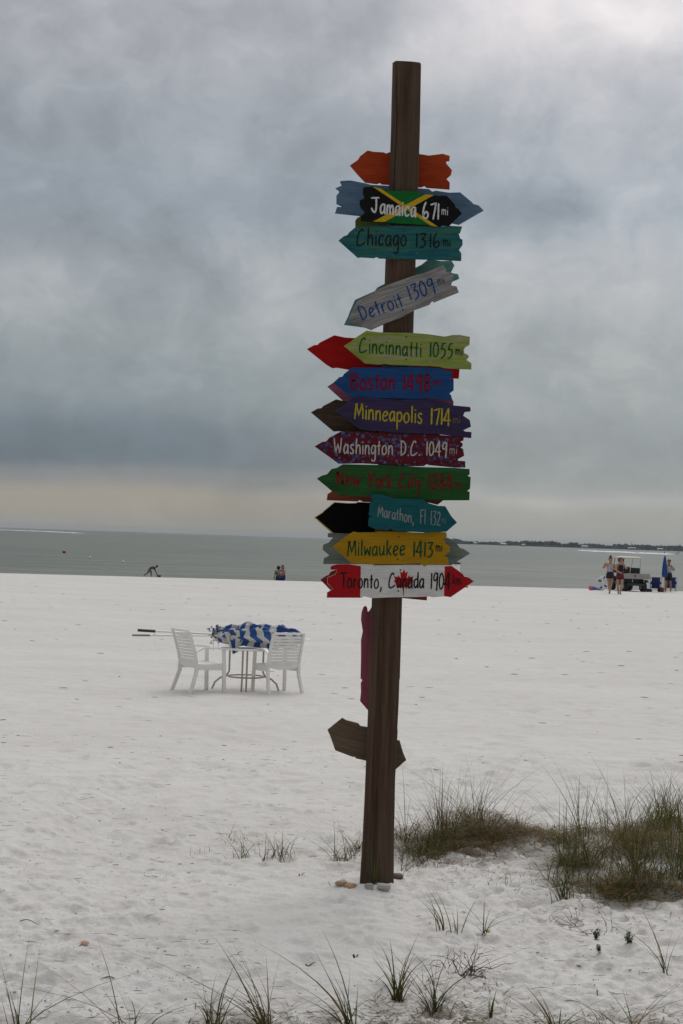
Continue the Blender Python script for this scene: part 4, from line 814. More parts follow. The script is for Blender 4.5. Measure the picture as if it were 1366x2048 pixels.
# dead root tangle
def roots(label, px, py, n, L, th=.0028, col=(.075, .038, .030)):
    o = on(px, py); mb = MB()
    for i in range(n):
        p = Vector((random.gauss(0, .05), random.gauss(0, .04), .0)); d = Vector((random.uniform(-1, 1), random.uniform(-.6, .6), random.uniform(.1, .9))).normalized(); pts = [p.copy()]
        for k in range(8):
            d = (d + Vector((random.gauss(0, .35), random.gauss(0, .35), random.gauss(-.12, .3)))).normalized(); p = p + d * L * random.uniform(.08, .17); p.z = max(p.z, .003); pts.append(p.copy())
        mb.tube(pts, [th * (1 - .09 * k) * random.uniform(.7, 1.2) for k in range(len(pts))], 5)
    ob = mb.build('dead_root', pmat('dead_root_bark', col, .8, var=.4), None); ob.location = o; tag(ob, label, 'roots'); ob['kind'] = 'thing'
roots('dark reddish tangle of dead roots on the sand near the front', 930, 1950, 46, .20, .0022)
roots('thin dead twig tangle below the large grass clump', 1160, 1850, 14, .22, .0016, (.09, .06, .045))
roots('crossing dead twigs beside the leafy weeds', 1192, 1868, 10, .2, .002, (.10, .07, .05))
# two small leafy weeds
def weed(label, px, py, hgt, n, seed):
    random.seed(seed); o = on(px, py); e = empty('leafy_weed', o, 0, label, 'plant', 'small leafy weeds'); st = MB(); V, F, Cc = [], [], []
    for i in range(n):
        a = random.uniform(0, 6.28); tip = Vector((math.cos(a) * hgt * .55 * random.random(), math.sin(a) * hgt * .5 * random.random(), hgt * random.uniform(.4, 1)))
        st.tube([(0, 0, 0), tip * .5 + Vector((0, 0, .01)), tip], [.0016, .0012, .0007], 4)
        for k in range(16):
            t = random.uniform(.25, 1.05); c = tip * t; b = random.uniform(0, 6.28); el = random.uniform(-.2, 1); d = Vector((math.cos(b) * math.cos(el), math.sin(b) * math.cos(el), math.sin(el))); s = d.cross(Vector((0, 0, 1))).normalized(); l = random.uniform(.009, .016)
            m = len(V); V += [c, c + d * l * .5 + s * l * .28, c + d * l, c + d * l * .5 - s * l * .28]; F.append((m, m + 1, m + 2, m + 3)); g = random.uniform(.6, 1.4); Cc += [(.065 * g, .105 * g, .045 * g, 1)] * 4
    st.build('stem', pmat('weed_stem', (.10, .08, .04), .7), e); o2 = np_mesh('leaves', [tuple(v) for v in V], F, M_GRASS, e, cols=Cc); o2['kind'] = 'stuff'
weed('larger upright leafy weed growing below the large clump', 1258, 1893, .085, 14, 3)
weed('small grey green leafy weed beside dead twigs', 1192, 1880, .05, 9, 4)
weed('tiny leafy weed nearest the camera of the three', 1198, 1905, .035, 8, 5)
random.seed(21)
# beach litter: bits of weed, twigs and shell hash
def litter():
    V, F, Cc = [], [], []
    def bit(p, L, w, a, col, bend):
        m = len(V); d = Vector((math.cos(a), math.sin(a), 0)); s = Vector((-d.y, d.x, 0)); K = 4
        for k in range(K):
            t = k / (K - 1) - .5; c = p + d * L * t + s * bend * L * (t * t - .1); ww = w * (1 - abs(t) * 1.2); z = hz_fast(c.x, c.y) + .0015
            for q in ((-1, 0), (0, 1), (1, 0)): V.append((c.x + s.x * ww * q[0], c.y + s.y * ww * q[0], z + ww * 1.3 * q[1])); Cc.append((*col, 1))
        for k in range(K - 1):
            b0 = m + k * 3; F.extend([(b0, b0 + 1, b0 + 4, b0 + 3), (b0 + 1, b0 + 2, b0 + 5, b0 + 4)])
    return V, F, Cc, bit
V, F, Cc, bit = litter()
cand = []
for i in range(4200):
    y = 6.2 + 10 * random.random() ** 1.6; x = random.uniform(-.24, .24) * y
    cand.append((x, y, random.choice([0, 0, 0, 1])))
for i in range(230):
    y = 14 + 55 * random.random() ** 1.3; cand.append((random.uniform(-.24, .24) * y, y, 2))
XY = np.array([(c[0], c[1]) for c in cand]); ZZ = H(XY[:, 0], XY[:, 1]); kd = vn(XY[:, 0] * 1.1, XY[:, 1] * .9, 55)
_z = 0.0
def hz_fast(x, y): return _z
for (x, y, k), z, q in zip(cand, ZZ, kd):
    if k < 2 and q < random.uniform(-.35, .25): continue
    _z = float(z); col = random.choice([(.05, .038, .03), (.10, .075, .055), (.16, .12, .09), (.22, .17, .13), (.04, .034, .028)])
    if k == 0: bit(Vector((x, y, 0)), .005 + .035 * random.random() ** 3, .0008 + .003 * random.random() ** 2.5, random.uniform(0, 3.14), col, 0)
    elif k == 1: bit(Vector((x, y, 0)), random.uniform(.03, .11), random.uniform(.001, .0018), random.gauss(0, .5), col, random.uniform(-.9, .9))
    else: bit(Vector((x, y, 0)), random.uniform(.02, .10) * min(1.5, y / 20 + .4), random.uniform(.002, .006) * min(1.5, y / 25 + .3), random.gauss(0, .4), col, random.uniform(-.5, .5))
tag(np_mesh('beach_debris', V, F, M_ATTR, cols=Cc), 'dark bits of seaweed and twig scattered over the sand', 'debris', None, 'stuff')
# a few larger sticks one can tell apart
def stick(label, px, py, L, th, a, bend=.2):
    o = on(px, py); mb = MB(); d = Vector((math.cos(a), math.sin(a), 0)); s = Vector((-d.y, d.x, 0)); pts = [d * L * (t - .5) + s * bend * L * math.sin(t * 3.1) + Vector((0, 0, th + .01 * math.sin(t * 5 + L * 60))) for t in [k / 6 for k in range(7)]]
    ob = mb.tube(pts, [th, th, th * .9, th * .8, th * .7, th * .5, th * .3], 6).build('stick', pmat('stick_bark', (.06, .045, .035), .8, var=.4)); ob.location = o; tag(ob, label, 'stick', 'dry sticks on the sand')
stick('short dark stick on open sand left of the post', 604, 1750, .045, .0035, .7)
stick('thin curved stem curling on the sand far left of the post', 232, 1728, .14, .0022, 1.9, .35)
stick('looped dry stem lying in the middle of the open sand', 331, 1818, .13, .002, 1.6, .45)
stick('straight stick beside a bit of bark near the front', 222, 1961, .10, .0028, .05)
stick('dark stick on the sand at the left edge', 60, 1846, .11, .0026, -.1)
stick('small forked stick in front of the post', 621, 1930, .05, .003, .3)
stick('dark thick stick just left of the dead roots', 712, 1915, .035, .006, .8)
stick('upright thin stick in the front right sand', 1198, 1985, .10, .0026, 1.3, .1)

# ------------------------------------------------------------------ people (bodies grown as one skinned surface)
def skin_obj(name, chain, mat, parent, sub=2, root=0):
    """chain: list of ((x,y,z), (rx,ry), parent index)"""
    me = bpy.data.meshes.new(name); me.from_pydata([c[0] for c in chain], [(i, c[2]) for i, c in enumerate(chain) if c[2] is not None], []); me.update(); me.materials.append(mat)
    o = bpy.data.objects.new(name, me); C.objects.link(o); o.parent = parent
    o.modifiers.new('skin', 'SKIN'); sd = me.skin_vertices[0].data
    for i, c in enumerate(chain): sd[i].radius = c[1]; sd[i].use_root = (i == root)
    m = o.modifiers.new('sub', 'SUBSURF'); m.levels = sub; m.render_levels = sub
    o.modifiers['skin'].use_smooth_shade = True
    return o
def shell_tube(mb, pts, rad, n=16):
    pts = [Vector(p) for p in pts]; vs = []
    for i, p in enumerate(pts):
        d = (pts[min(i + 1, len(pts) - 1)] - pts[max(i - 1, 0)]).normalized(); e1 = Vector((1, 0, 0)) - d * d.x; e1.normalize(); e2 = d.cross(e1)
        for k in range(n): a = 2 * math.pi * k / n; vs.append(p + e1 * math.cos(a) * rad[i][0] + e2 * math.sin(a) * rad[i][1])
    fs = [(i * n + k, i * n + (k + 1) % n, (i + 1) * n + (k + 1) % n, (i + 1) * n + k) for i in range(len(pts) - 1) for k in range(n)] + [tuple(range(n - 1, -1, -1)), tuple((len(pts) - 1) * n + k for k in range(n))]
    return mb.add(vs, fs)
def ellip(mb, c, r, n=12):
    vs, fs = [], []
    for j in range(n + 1):
        th = math.pi * j / n
        for k in range(n): a = 2 * math.pi * k / n; vs.append((c[0] + r[0] * math.sin(th) * math.cos(a), c[1] + r[1] * math.sin(th) * math.sin(a), c[2] + r[2] * math.cos(th)))
    fs = [(j * n + k, j * n + (k + 1) % n, (j + 1) * n + (k + 1) % n, (j + 1) * n + k) for j in range(n) for k in range(n)]
    return mb.add(vs, fs)
def person(label, loc, rz, h, J, mats, cat='person', group=None, top=None, bottom=None, hair='short', female=True, shoes=None, shades=False):
    """J: joint positions for h = 1.7 m, x right, y back(-)/front(+), z up"""
    k = h / 1.7; e = empty('person', loc, rz, label, cat, group); sk = mats['skin']
    P = lambda n: tuple(c * k for c in J[n])
    r = lambda a, b=None: (a * k, (b if b else a) * k)
    lerp = lambda a, b, t: tuple(x * (1 - t) + y * t for x, y in zip(P(a), P(b)))
    ch = [(P('pelvis'), r(.155, .12), None), (P('waist'), r(.125, .095), 0), (P('chest'), r(.155, .11), 1), (P('neck'), r(.058), 2), (P('chin'), r(.068, .075), 3), (P('head'), r(.10, .115), 4), (P('crown'), r(.08, .09), 5)]
    for s in ('l', 'r'):
        i0 = len(ch); ch += [(P('sh' + s), r(.066), 2), (P('el' + s), r(.047), i0), (P('wr' + s), r(.033), i0 + 1)]
        w = Vector(P('wr' + s)); d = (w - Vector(P('el' + s))).normalized(); sd_ = d.cross(Vector((0, 1, .3))).normalized()
        ch.append((tuple(w + d * .055 * k), r(.030, .016), i0 + 2))
        for q, ln in ((-.9, .055), (-.3, .075), (.3, .08), (.9, .07)):
            ch.append((tuple(w + d * (.055 + ln) * k + sd_ * q * .022 * k), r(.008), i0 + 3))
        ch.append((tuple(w + d * .05 * k - sd_ * .045 * k), r(.009), i0 + 2))
    for s in ('l', 'r'):
        i0 = len(ch); ch += [(P('hip' + s), r(.10), 0), (lerp('hip' + s, 'kn' + s, .5), r(.088), i0), (P('kn' + s), r(.062), i0 + 1), (lerp('kn' + s, 'an' + s, .35), r(.064), i0 + 2), (P('an' + s), r(.040), i0 + 3), (P('to' + s), r(.040, .03), i0 + 4)]
    skin_obj('body', ch, sk, e)
    V_ = lambda n: Vector(P(n))
    if top:
        mb = MB(); pl, wa, cs, nk = V_('pelvis'), V_('waist'), V_('chest'), V_('neck')
        shell_tube(mb, [pl.lerp(wa, .25), wa, cs.lerp(wa, .35), cs, cs.lerp(nk, .55)], [(.158 * k, .118 * k), (.138 * k, .105 * k), (.155 * k, .115 * k), (.172 * k, .118 * k), (.12 * k, .075 * k)])
        if mats.get('sleeves'):
            for s in ('l', 'r'): shell_tube(mb, [V_('sh' + s).lerp(cs, .35), V_('sh' + s), V_('sh' + s).lerp(V_('el' + s), .75)], [(.07 * k, .07 * k), (.078 * k, .075 * k), (.066 * k, .066 * k)], 10)
        else:
            for s in ('l', 'r'): mb.tube([cs.lerp(V_('sh' + s), .45) + Vector((0, .09 * k, .0)), V_('sh' + s).lerp(nk, .45) + Vector((0, 0, .045 * k)), cs.lerp(V_('sh' + s), .45) - Vector((0, .09 * k, 0))], .016 * k, 6)
        mb.build('top', top, e, True)
    if bottom:
        mb = MB(); pl = V_('pelvis'); wa = V_('waist'); lg = mats.get('leg', .5)
        if mats.get('skirt'):
            kn = (V_('knl') + V_('knr')) / 2; shell_tube(mb, [pl.lerp(wa, .7), pl, pl.lerp(kn, lg * .6), pl.lerp(kn, lg)], [(.142 * k, .11 * k), (.182 * k, .135 * k), (.20 * k, .145 * k), (.205 * k, .15 * k)])
        else:
            shell_tube(mb, [pl.lerp(wa, .7), pl, pl.lerp((V_('knl') + V_('knr')) / 2, .18)], [(.145 * k, .112 * k), (.185 * k, .135 * k), (.175 * k, .13 * k)])
            for s in ('l', 'r'): shell_tube(mb, [V_('hip' + s), V_('hip' + s).lerp(V_('kn' + s), lg * .5), V_('hip' + s).lerp(V_('kn' + s), lg)], [(.10 * k, .12 * k), (.102 * k, .115 * k), (.10 * k, .108 * k)], 12)
        mb.build('skirt' if mats.get('skirt') else 'shorts', bottom, e, True)
    hd, cr, cn = Vector(P('head')), Vector(P('crown')), Vector(P('chin')); upv = (cr - cn).normalized(); fv = Vector(J.get('face', (0, 1, 0))).normalized()
    mb = MB(); c = hd + upv * .035 * k - fv * .028 * k; ellip(mb, c, (.100 * k, .098 * k, .105 * k))
    if hair == 'bun': ellip(mb, cr + upv * .085 * k - fv * .03 * k, (.062 * k, .06 * k, .065 * k))
    if hair == 'long': ellip(mb, hd - upv * .09 * k - fv * .06 * k, (.095 * k, .06 * k, .17 * k))
    if hair == 'bob': ellip(mb, hd + upv * .005 * k - fv * .03 * k, (.138 * k, .10 * k, .135 * k))
    mb.build('hair', mats['hair'], e, True)
    sv = upv.cross(fv).normalized()
    if shades:
        MB().box(hd + fv * .098 * k + upv * .01 * k, (.13 * k, .02 * k, .04 * k)).build('sunglasses', M_GRIP, e)
    else:
        for q_ in (-1, 1): MB().box(hd + fv * .092 * k + sv * q_ * .033 * k, (.024 * k, .014 * k, .012 * k)).build('eye', M_GRIP, e)
    MB().tube([hd + fv * .088 * k - upv * .005 * k, hd + fv * .112 * k - upv * .035 * k], [.008 * k, .013 * k], 6).build('nose', sk, e)
    MB().box(hd + fv * .085 * k - upv * .065 * k, (.04 * k, .01 * k, .012 * k)).build('mouth', pmat('lips', (.35, .10, .08), .5), e)
    if shoes:
        for s in ('l', 'r'):
            a, b = Vector(P('an' + s)), Vector(P('to' + s)); m = MB().tube([a - Vector((0, 0, .03 * k)) - (b - a) * .25, (a + b) / 2 - Vector((0, 0, .02 * k)), b], [.036 * k, .042 * k, .035 * k], 8); m.build('shoe', shoes, e, True)
    return e
def stand(**over):
    J = dict(pelvis=(0, 0, .93), waist=(0, 0, 1.08), chest=(0, 0, 1.30), neck=(0, 0, 1.44), chin=(0, .015, 1.51), head=(0, .02, 1.60), crown=(0, .01, 1.665),
             shl=(-.18, 0, 1.38), ell=(-.24, 0, 1.12), wrl=(-.26, .06, .90), shr=(.18, 0, 1.38), elr=(.24, 0, 1.12), wrr=(.26, .06, .90),
             hipl=(-.09, 0, .88), knl=(-.10, .02, .50), anl=(-.10, 0, .09), tol=(-.11, .13, .03), hipr=(.09, 0, .88), knr=(.10, .02, .50), anr=(.10, 0, .09), tor=(.11, .13, .03), face=(0, 1, 0))
    J.update(over); return J
# rz = pi turns the figure's front (+y) towards the camera; note that then local +x is on the photograph's left
p = on(1219, 1187)
stripeW = pmat('grey_white_tank', (.42, .42, .47), .8, var=.35, vscale=24)
person('woman with dark hair in a high bun wearing pale tank top and dark skirt', p, math.pi, 1.62,
       stand(shr=(.18, 0, 1.38), elr=(.36, .06, 1.18), wrr=(.30, .2, 1.36), shl=(-.18, 0, 1.38), ell=(-.25, .05, 1.14), wrl=(-.08, .22, 1.17), knl=(-.06, .05, .5), anl=(-.02, -.05, .1), tol=(.03, .08, .03), knr=(.06, .03, .5), anr=(.0, .02, .09), tor=(.04, .15, .03)),
       dict(skin=M_SKIN, hair=M_HAIR, leg=.5, skirt=True), top=stripeW, bottom=pmat('navy_skirt', (.012, .014, .03), .8), hair='bun', shoes=pmat('dark_sandals', (.05, .045, .05), .6))
p = on(1239, 1188.5)
person('woman in sunglasses wearing black tank top and maroon shorts', p, math.pi, 1.62,
       stand(shr=(.18, 0, 1.38), elr=(.22, .10, 1.12), wrr=(.05, .22, 1.02), shl=(-.18, 0, 1.38), ell=(-.28, .1, 1.20), wrl=(-.07, .16, 1.52), knl=(-.09, .06, .5), anl=(-.02, .04, .1), tol=(-.02, .18, .03), knr=(.10, .0, .5), anr=(.04, -.14, .12), tor=(.05, -.04, .04)),
       dict(skin=M_SKIN, hair=M_HAIR2, leg=.50), top=pmat('black_tank', (.012, .010, .012), .8), bottom=pmat('maroon_shorts', (.13, .012, .03), .8), hair='bob', shades=True, shoes=pmat('tan_sandals', (.25, .18, .12), .6))
pm = Vector(((1341 - 683) / FPX * 77.9, 77.9, 0)); pm.z = hz(pm.x, pm.y)
person('man in grey T-shirt and black shorts standing behind the closed blue umbrella', pm, math.pi * .9, 1.56,
       stand(shr=(.2, 0, 1.38), elr=(.27, .02, 1.14), wrr=(.22, .2, 1.05), shl=(-.2, 0, 1.38), ell=(-.27, .05, 1.15), wrl=(-.24, .25, 1.16), anl=(-.14, 0, .09), anr=(.14, 0, .09)),
       dict(skin=M_SKIN2, hair=M_HAIR, sleeves=True, leg=.7), top=pmat('grey_tshirt', (.36, .36, .42), .85), bottom=pmat('black_shorts', (.015, .014, .012), .85), hair='short')
# two bathers at the water's edge beyond the crest, and the child
def at_edge(px, y): x = (px - 683) / FPX * y; return Vector((x, y, hz(x, y)))
q = at_edge(561, 101.5); person('person in teal shirt standing at the water beside another bather', q, .5, 1.62, stand(), dict(skin=M_SKIN, hair=M_HAIR, sleeves=True, leg=.6), top=pmat('teal_shirt', (.10, .22, .20), .85), bottom=pmat('dark_trunks', (.03, .035, .05), .85), hair='bob')
q = at_edge(569, 100.5); person('person wrapped in a blue and red towel standing at the water', q, math.pi * .85, 1.66, stand(elr=(.24, .10, 1.14), wrr=(.06, .2, 1.12), ell=(-.24, .1, 1.14), wrl=(-.06, .2, 1.06)), dict(skin=M_SKIN, hair=M_HAIR, leg=.55), top=pmat('coral_swim_top', (.35, .06, .07), .8), bottom=pmat('navy_trunks', (.015, .02, .06), .85), hair='long')
def towel(loc):
    V, F = [], []; n, m = 28, 14
    for j in range(m):
        for i in range(n):
            a = 2 * math.pi * i / n; z = .82 + .44 * j / (m - 1); r = .20 + .02 * math.sin(a * 5 + j * .6) - .02 * (j / m)
            V.append((r * math.cos(a), r * .78 * math.sin(a) + .01, z))
    F = [(j * n + i, j * n + (i + 1) % n, (j + 1) * n + (i + 1) % n, (j + 1) * n + i) for j in range(m - 1) for i in range(n)]
    m_ = bpy.data.materials.new('printed_towel'); m_.use_nodes = True; t = m_.node_tree; b = t.nodes['Principled BSDF']; tc = N(t, 'ShaderNodeTexCoord'); sp = N(t, 'ShaderNodeSeparateXYZ'); t.links.new(tc.outputs['Object'], sp.inputs[0])
    f = M_(t, 'MULTIPLY_ADD', noise(t, tc.outputs['Object'], 6, 1), .35, sp.outputs[2])
    t.links.new(ramp(t, f, [(0, (.03, .09, .28)), (.98, (.03, .09, .28)), (1.0, (.03, .09, .28))]), b.inputs['Base Color'])
    mr = N(t, 'ShaderNodeMapRange'); t.links.new(f, mr.inputs[0]); mr.inputs[1].default_value = .9; mr.inputs[2].default_value = 1.5
    t.links.new(ramp(t, mr.outputs[0], [(0, (.03, .09, .28)), (.5, (.03, .10, .30)), (.62, (.35, .03, .05)), (.78, (.6, .6, .62))], 'CONSTANT'), b.inputs['Base Color']); b.inputs['Roughness'].default_value = .9
    o = mesh_obj('beach_towel', V, F, m_, None, True); o.location = loc; sm = o.modifiers.new('solid', 'SOLIDIFY'); sm.thickness = .015
    tag(o, 'blue towel with red and white print around a bather', 'towel')
towel(q)
q = at_edge(305, 73.2)
q = on(305, 1153.5)
e = person('child bent over with hands on the sand at the beach crest', q, R(-90), .98,
       dict(pelvis=(0, -.28, .66), waist=(0, -.16, .76), chest=(0, .06, .82), neck=(0, .2, .86), chin=(0, .28, .85), head=(0, .36, .92), crown=(0, .40, .98), face=(0, .8, -.5),
            shl=(-.15, .1, .82), ell=(-.16, .22, .52), wrl=(-.14, .34, .24), shr=(.15, .1, .82), elr=(.16, .26, .52), wrr=(.14, .4, .24),
            hipl=(-.09, -.28, .60), knl=(-.10, -.12, .30), anl=(-.10, -.16, .06), tol=(-.10, -.04, .03), hipr=(.09, -.28, .60), knr=(.10, -.45, .30), anr=(.10, -.74, .12), tor=(.10, -.72, .03)),
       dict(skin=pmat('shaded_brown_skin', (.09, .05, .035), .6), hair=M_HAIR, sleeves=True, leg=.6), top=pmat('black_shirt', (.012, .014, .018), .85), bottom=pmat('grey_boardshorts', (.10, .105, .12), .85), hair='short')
lump('beach_ball', up_(on(318, 1154.5), .06), (.11, .08, .075), pmat('grey_rubber', (.06, .075, .07), .5), 'dark grey ball under the hands of the bending child', 'ball', 0, 2)

# ------------------------------------------------------------------ utility cart
def rot2(a): return Matrix.Rotation(a, 3, 'Z')
def cart():
    p = on(1271, 1181); x0 = (1271.5 - 683) / FPX * 77.3; e = empty('golf_cart', (x0, 77.2, hz(x0, 77.2)), R(12), 'white roofed golf cart with a light grey cargo bed seen from behind', 'golf cart')
    bodyM = pmat('dark_green_body', (.02, .035, .03), .4); bedM = pmat('pale_grey_bed', (.30, .29, .28), .6, var=.1); black = pmat('black_vinyl', (.015, .015, .016), .5); roofM = pmat('cream_roof', (.62, .55, .40), .5); postM = pmat('pale_post', (.42, .42, .40), .4)
    # local: x right, y forward (away), rear axle at y = 0
    for (x, y) in ((-.46, 0), (.46, 0), (-.44, 1.68), (.44, 1.68)):
        w = MB().lathe([(.13, -.11), (.22, -.11), (.235, -.07), (.235, .07), (.22, .11), (.13, .11)], (0, 0, 0), 24, 'x').build('wheel', M_TYRE, e); w.location = (x, y, .235)
        MB().lathe([(.03, -.115), (.12, -.112), (.12, .112), (.03, .115)], (0, 0, 0), 18, 'x').build('rim', pmat('grey_rim', (.25, .25, .25), .4), w)
    b = MB(); b.box((0, .85, .34), (.92, 2.2, .12)); b.box((0, 2.05, .52), (1.0, .42, .34)); b.box((0, .45, .50), (1.0, .75, .22)); b.build('body', bodyM, e, bevel=.02)
    for x in (-.5, .5):
        MB().add([(x - .13, -.34, .44), (x + .13, -.34, .44), (x + .13, -.2, .56), (x - .13, -.2, .56), (x + .13, .25, .57), (x - .13, .25, .57), (x + .13, .4, .44), (x - .13, .4, .44)], [(0, 1, 2, 3), (3, 2, 4, 5), (5, 4, 6, 7)]).build('mudguard', bodyM, e)
    bd = MB(); bd.box((.03, .02, .62), (1.20, .82, .03)); bd.build('cargo_floor', bedM, e)
    MB().box((.03, -.40, .74), (1.22, .03, .25)).build('tailgate', bedM, e, bevel=.006)
    for x in (-.565, .625): MB().box((x, .02, .74), (.03, .80, .22)).build('side_board', bedM, e, bevel=.006)
    for x in (-.25, .33): MB().tube([(x, -.42, .60), (x, -.43, .44)], .012, 6).build('latch_bar', postM, e)
    MB().box((-.12, -.4175, .75), (.09, .004, .09)).build('decal', pmat('dark_decal', (.06, .06, .10), .5), e)
    MB().box((0, .72, .72), (.98, .50, .14)).build('seat', black, e, bevel=.03)
    for x in (-.25, .25): MB().box((x, .52, .98), (.46, .10, .30)).build('seat_back', black, e, bevel=.035)
    for x in (-.47, .47):
        MB().tube([(x, .46, .62), (x, .42, 1.1), (x * .98, .42, 1.58)], .014, 8).build('roof_post', postM, e)
        MB().tube([(x, 1.75, .62), (x, 1.52, 1.1), (x * .98, 1.36, 1.58)], .016, 8).build('roof_post', M_GRIP if x < 0 else postM, e)
        MB().tube([(x, .50, .95), (x * 1.08, .62, .93), (x * 1.08, .95, .93), (x, 1.0, .8)], .014, 6).build('arm_rail', M_GRIP, e)
    rf = MB(); rows = []
    for (s, z) in ((.92, 1.625), (1.0, 1.645), (1.0, 1.665), (.93, 1.70), (.6, 1.725)):
        rows.append([(sx * .54 * s, .86 + sy * .46 * s, z - .06) for sx, sy in ((-1, -1), (-.4, -1.04), (.4, -1.04), (1, -1), (1.02, 0), (1, 1), (.4, 1.04), (-.4, 1.04), (-1, 1), (-1.02, 0))])
    vs = sum(rows, []); n = 10; fs = [(i * n + k, i * n + (k + 1) % n, (i + 1) * n + (k + 1) % n, (i + 1) * n + k) for i in range(4) for k in range(n)] + [tuple(range(n - 1, -1, -1)), tuple(4 * n + k for k in range(n))]
    rf.add(vs, fs).build('roof', roofM, e)
    MB().box((-.1, 1.45, 1.575), (.66, .02, .06)).build('mirror', pmat('white_strip', (.7, .7, .68), .4), e)
    MB().tube([(-.24, 1.62, .75), (-.24, 1.20, 1.12)], .018, 8).build('steering_column', black, e)
    rg = [(-.24 + .17 * math.cos(a), 1.18 + .07 * math.sin(a), 1.13 + .15 * math.sin(a)) for a in [2 * math.pi * k / 16 for k in range(17)]]
    MB().tube(rg, .013, 6).build('steering_wheel', black, e)
    MB().tube([(.02, 1.5, 1.12), (.02, 1.42, 1.55)], .022, 6).build('centre_bar', M_GRIP, e)
    MB().box((0, 1.70, 1.0), (.92, .04, .30)).build('dashboard', black, e)
cart()
# ------------------------------------------------------------------ beach chairs and closed umbrella
def beach_chair(label, px, y, rz):
    x0 = (px - 683) / FPX * y; e = empty('beach_chair', (x0, y, hz(x0, y)), rz, label, 'beach chair', 'blue folding beach chairs'); e.scale = (.80, .9, .95); fr = pmat('dark_chair_frame', (.05, .05, .055), .4); cl = pmat('navy_canvas', (.012, .022, .12), .8)
    # seen from behind: local +y is the way the sitter faces (away)
    for s in (-1, 1):
        MB().tube([(s * .30, .0, .16), (s * .31, -.12, .50), (s * .32, -.2, .74)], .012, 6).build('back_post', fr, e)
        MB().tube([(s * .30, -.20, .0), (s * .30, .02, .18), (s * .30, .42, .26)], .012, 6).build('leg', fr, e)
        MB().tube([(s * .30, .42, .0), (s * .30, .36, .26), (s * .31, .30, .42)], .012, 6).build('leg', fr, e)
        MB().box((s * .33, .14, .44), (.06, .42, .025)).build('armrest', fr, e)
    MB().tube([(-.32, -.2, .74), (.32, -.2, .74)], .012, 6).build('top_bar', fr, e)
    for (z0, z1, wd, dy) in ((.53, .73, .50, -.012), (.39, .53, .60, -.024), (.18, .40, .50, -.0)):
        yy = lambda z: .0 - .2 * (z - .16) / .58 + dy
        MB().add([(-wd / 2, yy(z0), z0), (wd / 2, yy(z0), z0), (wd / 2 * .98, yy(z1), z1), (-wd / 2 * .98, yy(z1), z1), (-wd / 2, yy(z0) + .015, z0), (wd / 2, yy(z0) + .015, z0), (wd / 2 * .98, yy(z1) + .015, z1), (-wd / 2 * .98, yy(z1) + .015, z1)],
                 [(0, 1, 2, 3), (7, 6, 5, 4), (0, 4, 5, 1), (3, 2, 6, 7), (1, 5, 6, 2), (0, 3, 7, 4)]).build('canvas_panel', cl, e)
    MB().box((0, .2, .205), (.54, .42, .02)).build('seat', cl, e)
    return e
beach_chair('navy blue folding beach chair between the golf cart and the closed umbrella', 1315.5, 77.6, R(-8))
beach_chair('navy blue folding beach chair behind the man\'s legs', 1346.5, 78.9, R(-6))
def closed_umbrella():
    y = 76.9; x0 = (1333 - 683) / FPX * y; e = empty('beach_umbrella', (x0, y, hz(x0, y)), 0, 'closed blue beach umbrella on a pale wooden pole', 'umbrella'); zb = 0.0
    MB().tube([(0, 0, -.15), (.0, 0, .95), (-.02, 0, 1.80)], .022, 8).build('pole', pmat('pale_wood', (.42, .30, .20), .6), e)
    V, n, m = [], 24, 14
    for j in range(m):
        t = j / (m - 1); z = .74 + 1.02 * t; r = .125 * (1 - t) ** .75 * (1 if t > .08 else .8) + .022
        for i in range(n): a = 2 * math.pi * i / n; rr = r * (1 + .22 * math.sin(a * 6 + t * 2)); V.append((rr * math.cos(a) - .015 * t, rr * math.sin(a), z))
    F = [(j * n + i, j * n + (i + 1) % n, (j + 1) * n + (i + 1) % n, (j + 1) * n + i) for j in range(m - 1) for i in range(n)] + [tuple(range(n - 1, -1, -1)), tuple((m - 1) * n + i for i in range(n))]
    mesh_obj('canopy', V, F, pmat('royal_blue_canvas', (.015, .055, .22), .8), e, True)
    MB().lathe([(.02, 0), (.025, .03), (.004, .07)], (-.02, 0, 1.79), 10).build('finial', M_RESIN, e)
closed_umbrella()
lump('beach_bag', up_(at_edge(1300, 77.4), .06), (.20, .14, .10), pmat('dark_canvas_bag', (.03, .028, .04), .8), 'low dark bag on the sand beside the golf cart', 'bag', 0, 12)
lump('beach_bag', up_(at_edge(1327, 77.7), .08), (.18, .14, .14), pmat('maroon_bag', (.09, .025, .025), .8), 'dark maroon bag on the sand between the blue chairs', 'bag', .4, 13)
def kite():
    p = at_edge(1193, 76.6); e = empty('beach_toy', p, 0, 'small pink and blue inflatable toy lying at the beach crest', 'toy')
    MB().lathe([(.02, -.12), (.10, -.08), (.13, 0), (.09, .10), (.03, .13)], (-.16, 0, .12), 14, 'x').build('pink_end', pmat('pink_vinyl', (.55, .10, .25), .5), e, True)
    MB().tube([(-.12, 0, .12), (.08, 0, .09), (.36, .02, .03)], [.11, .07, .015], 12).build('blue_tail', pmat('blue_vinyl', (.10, .12, .35), .5), e, True)
    MB().tube([(-.10, .02, .18), (.08, .02, .15), (.2, .02, .09)], [.04, .04, .01], 10).build('pink_fin', pmat('coral_vinyl', (.55, .14, .18), .5), e, True)
kite()
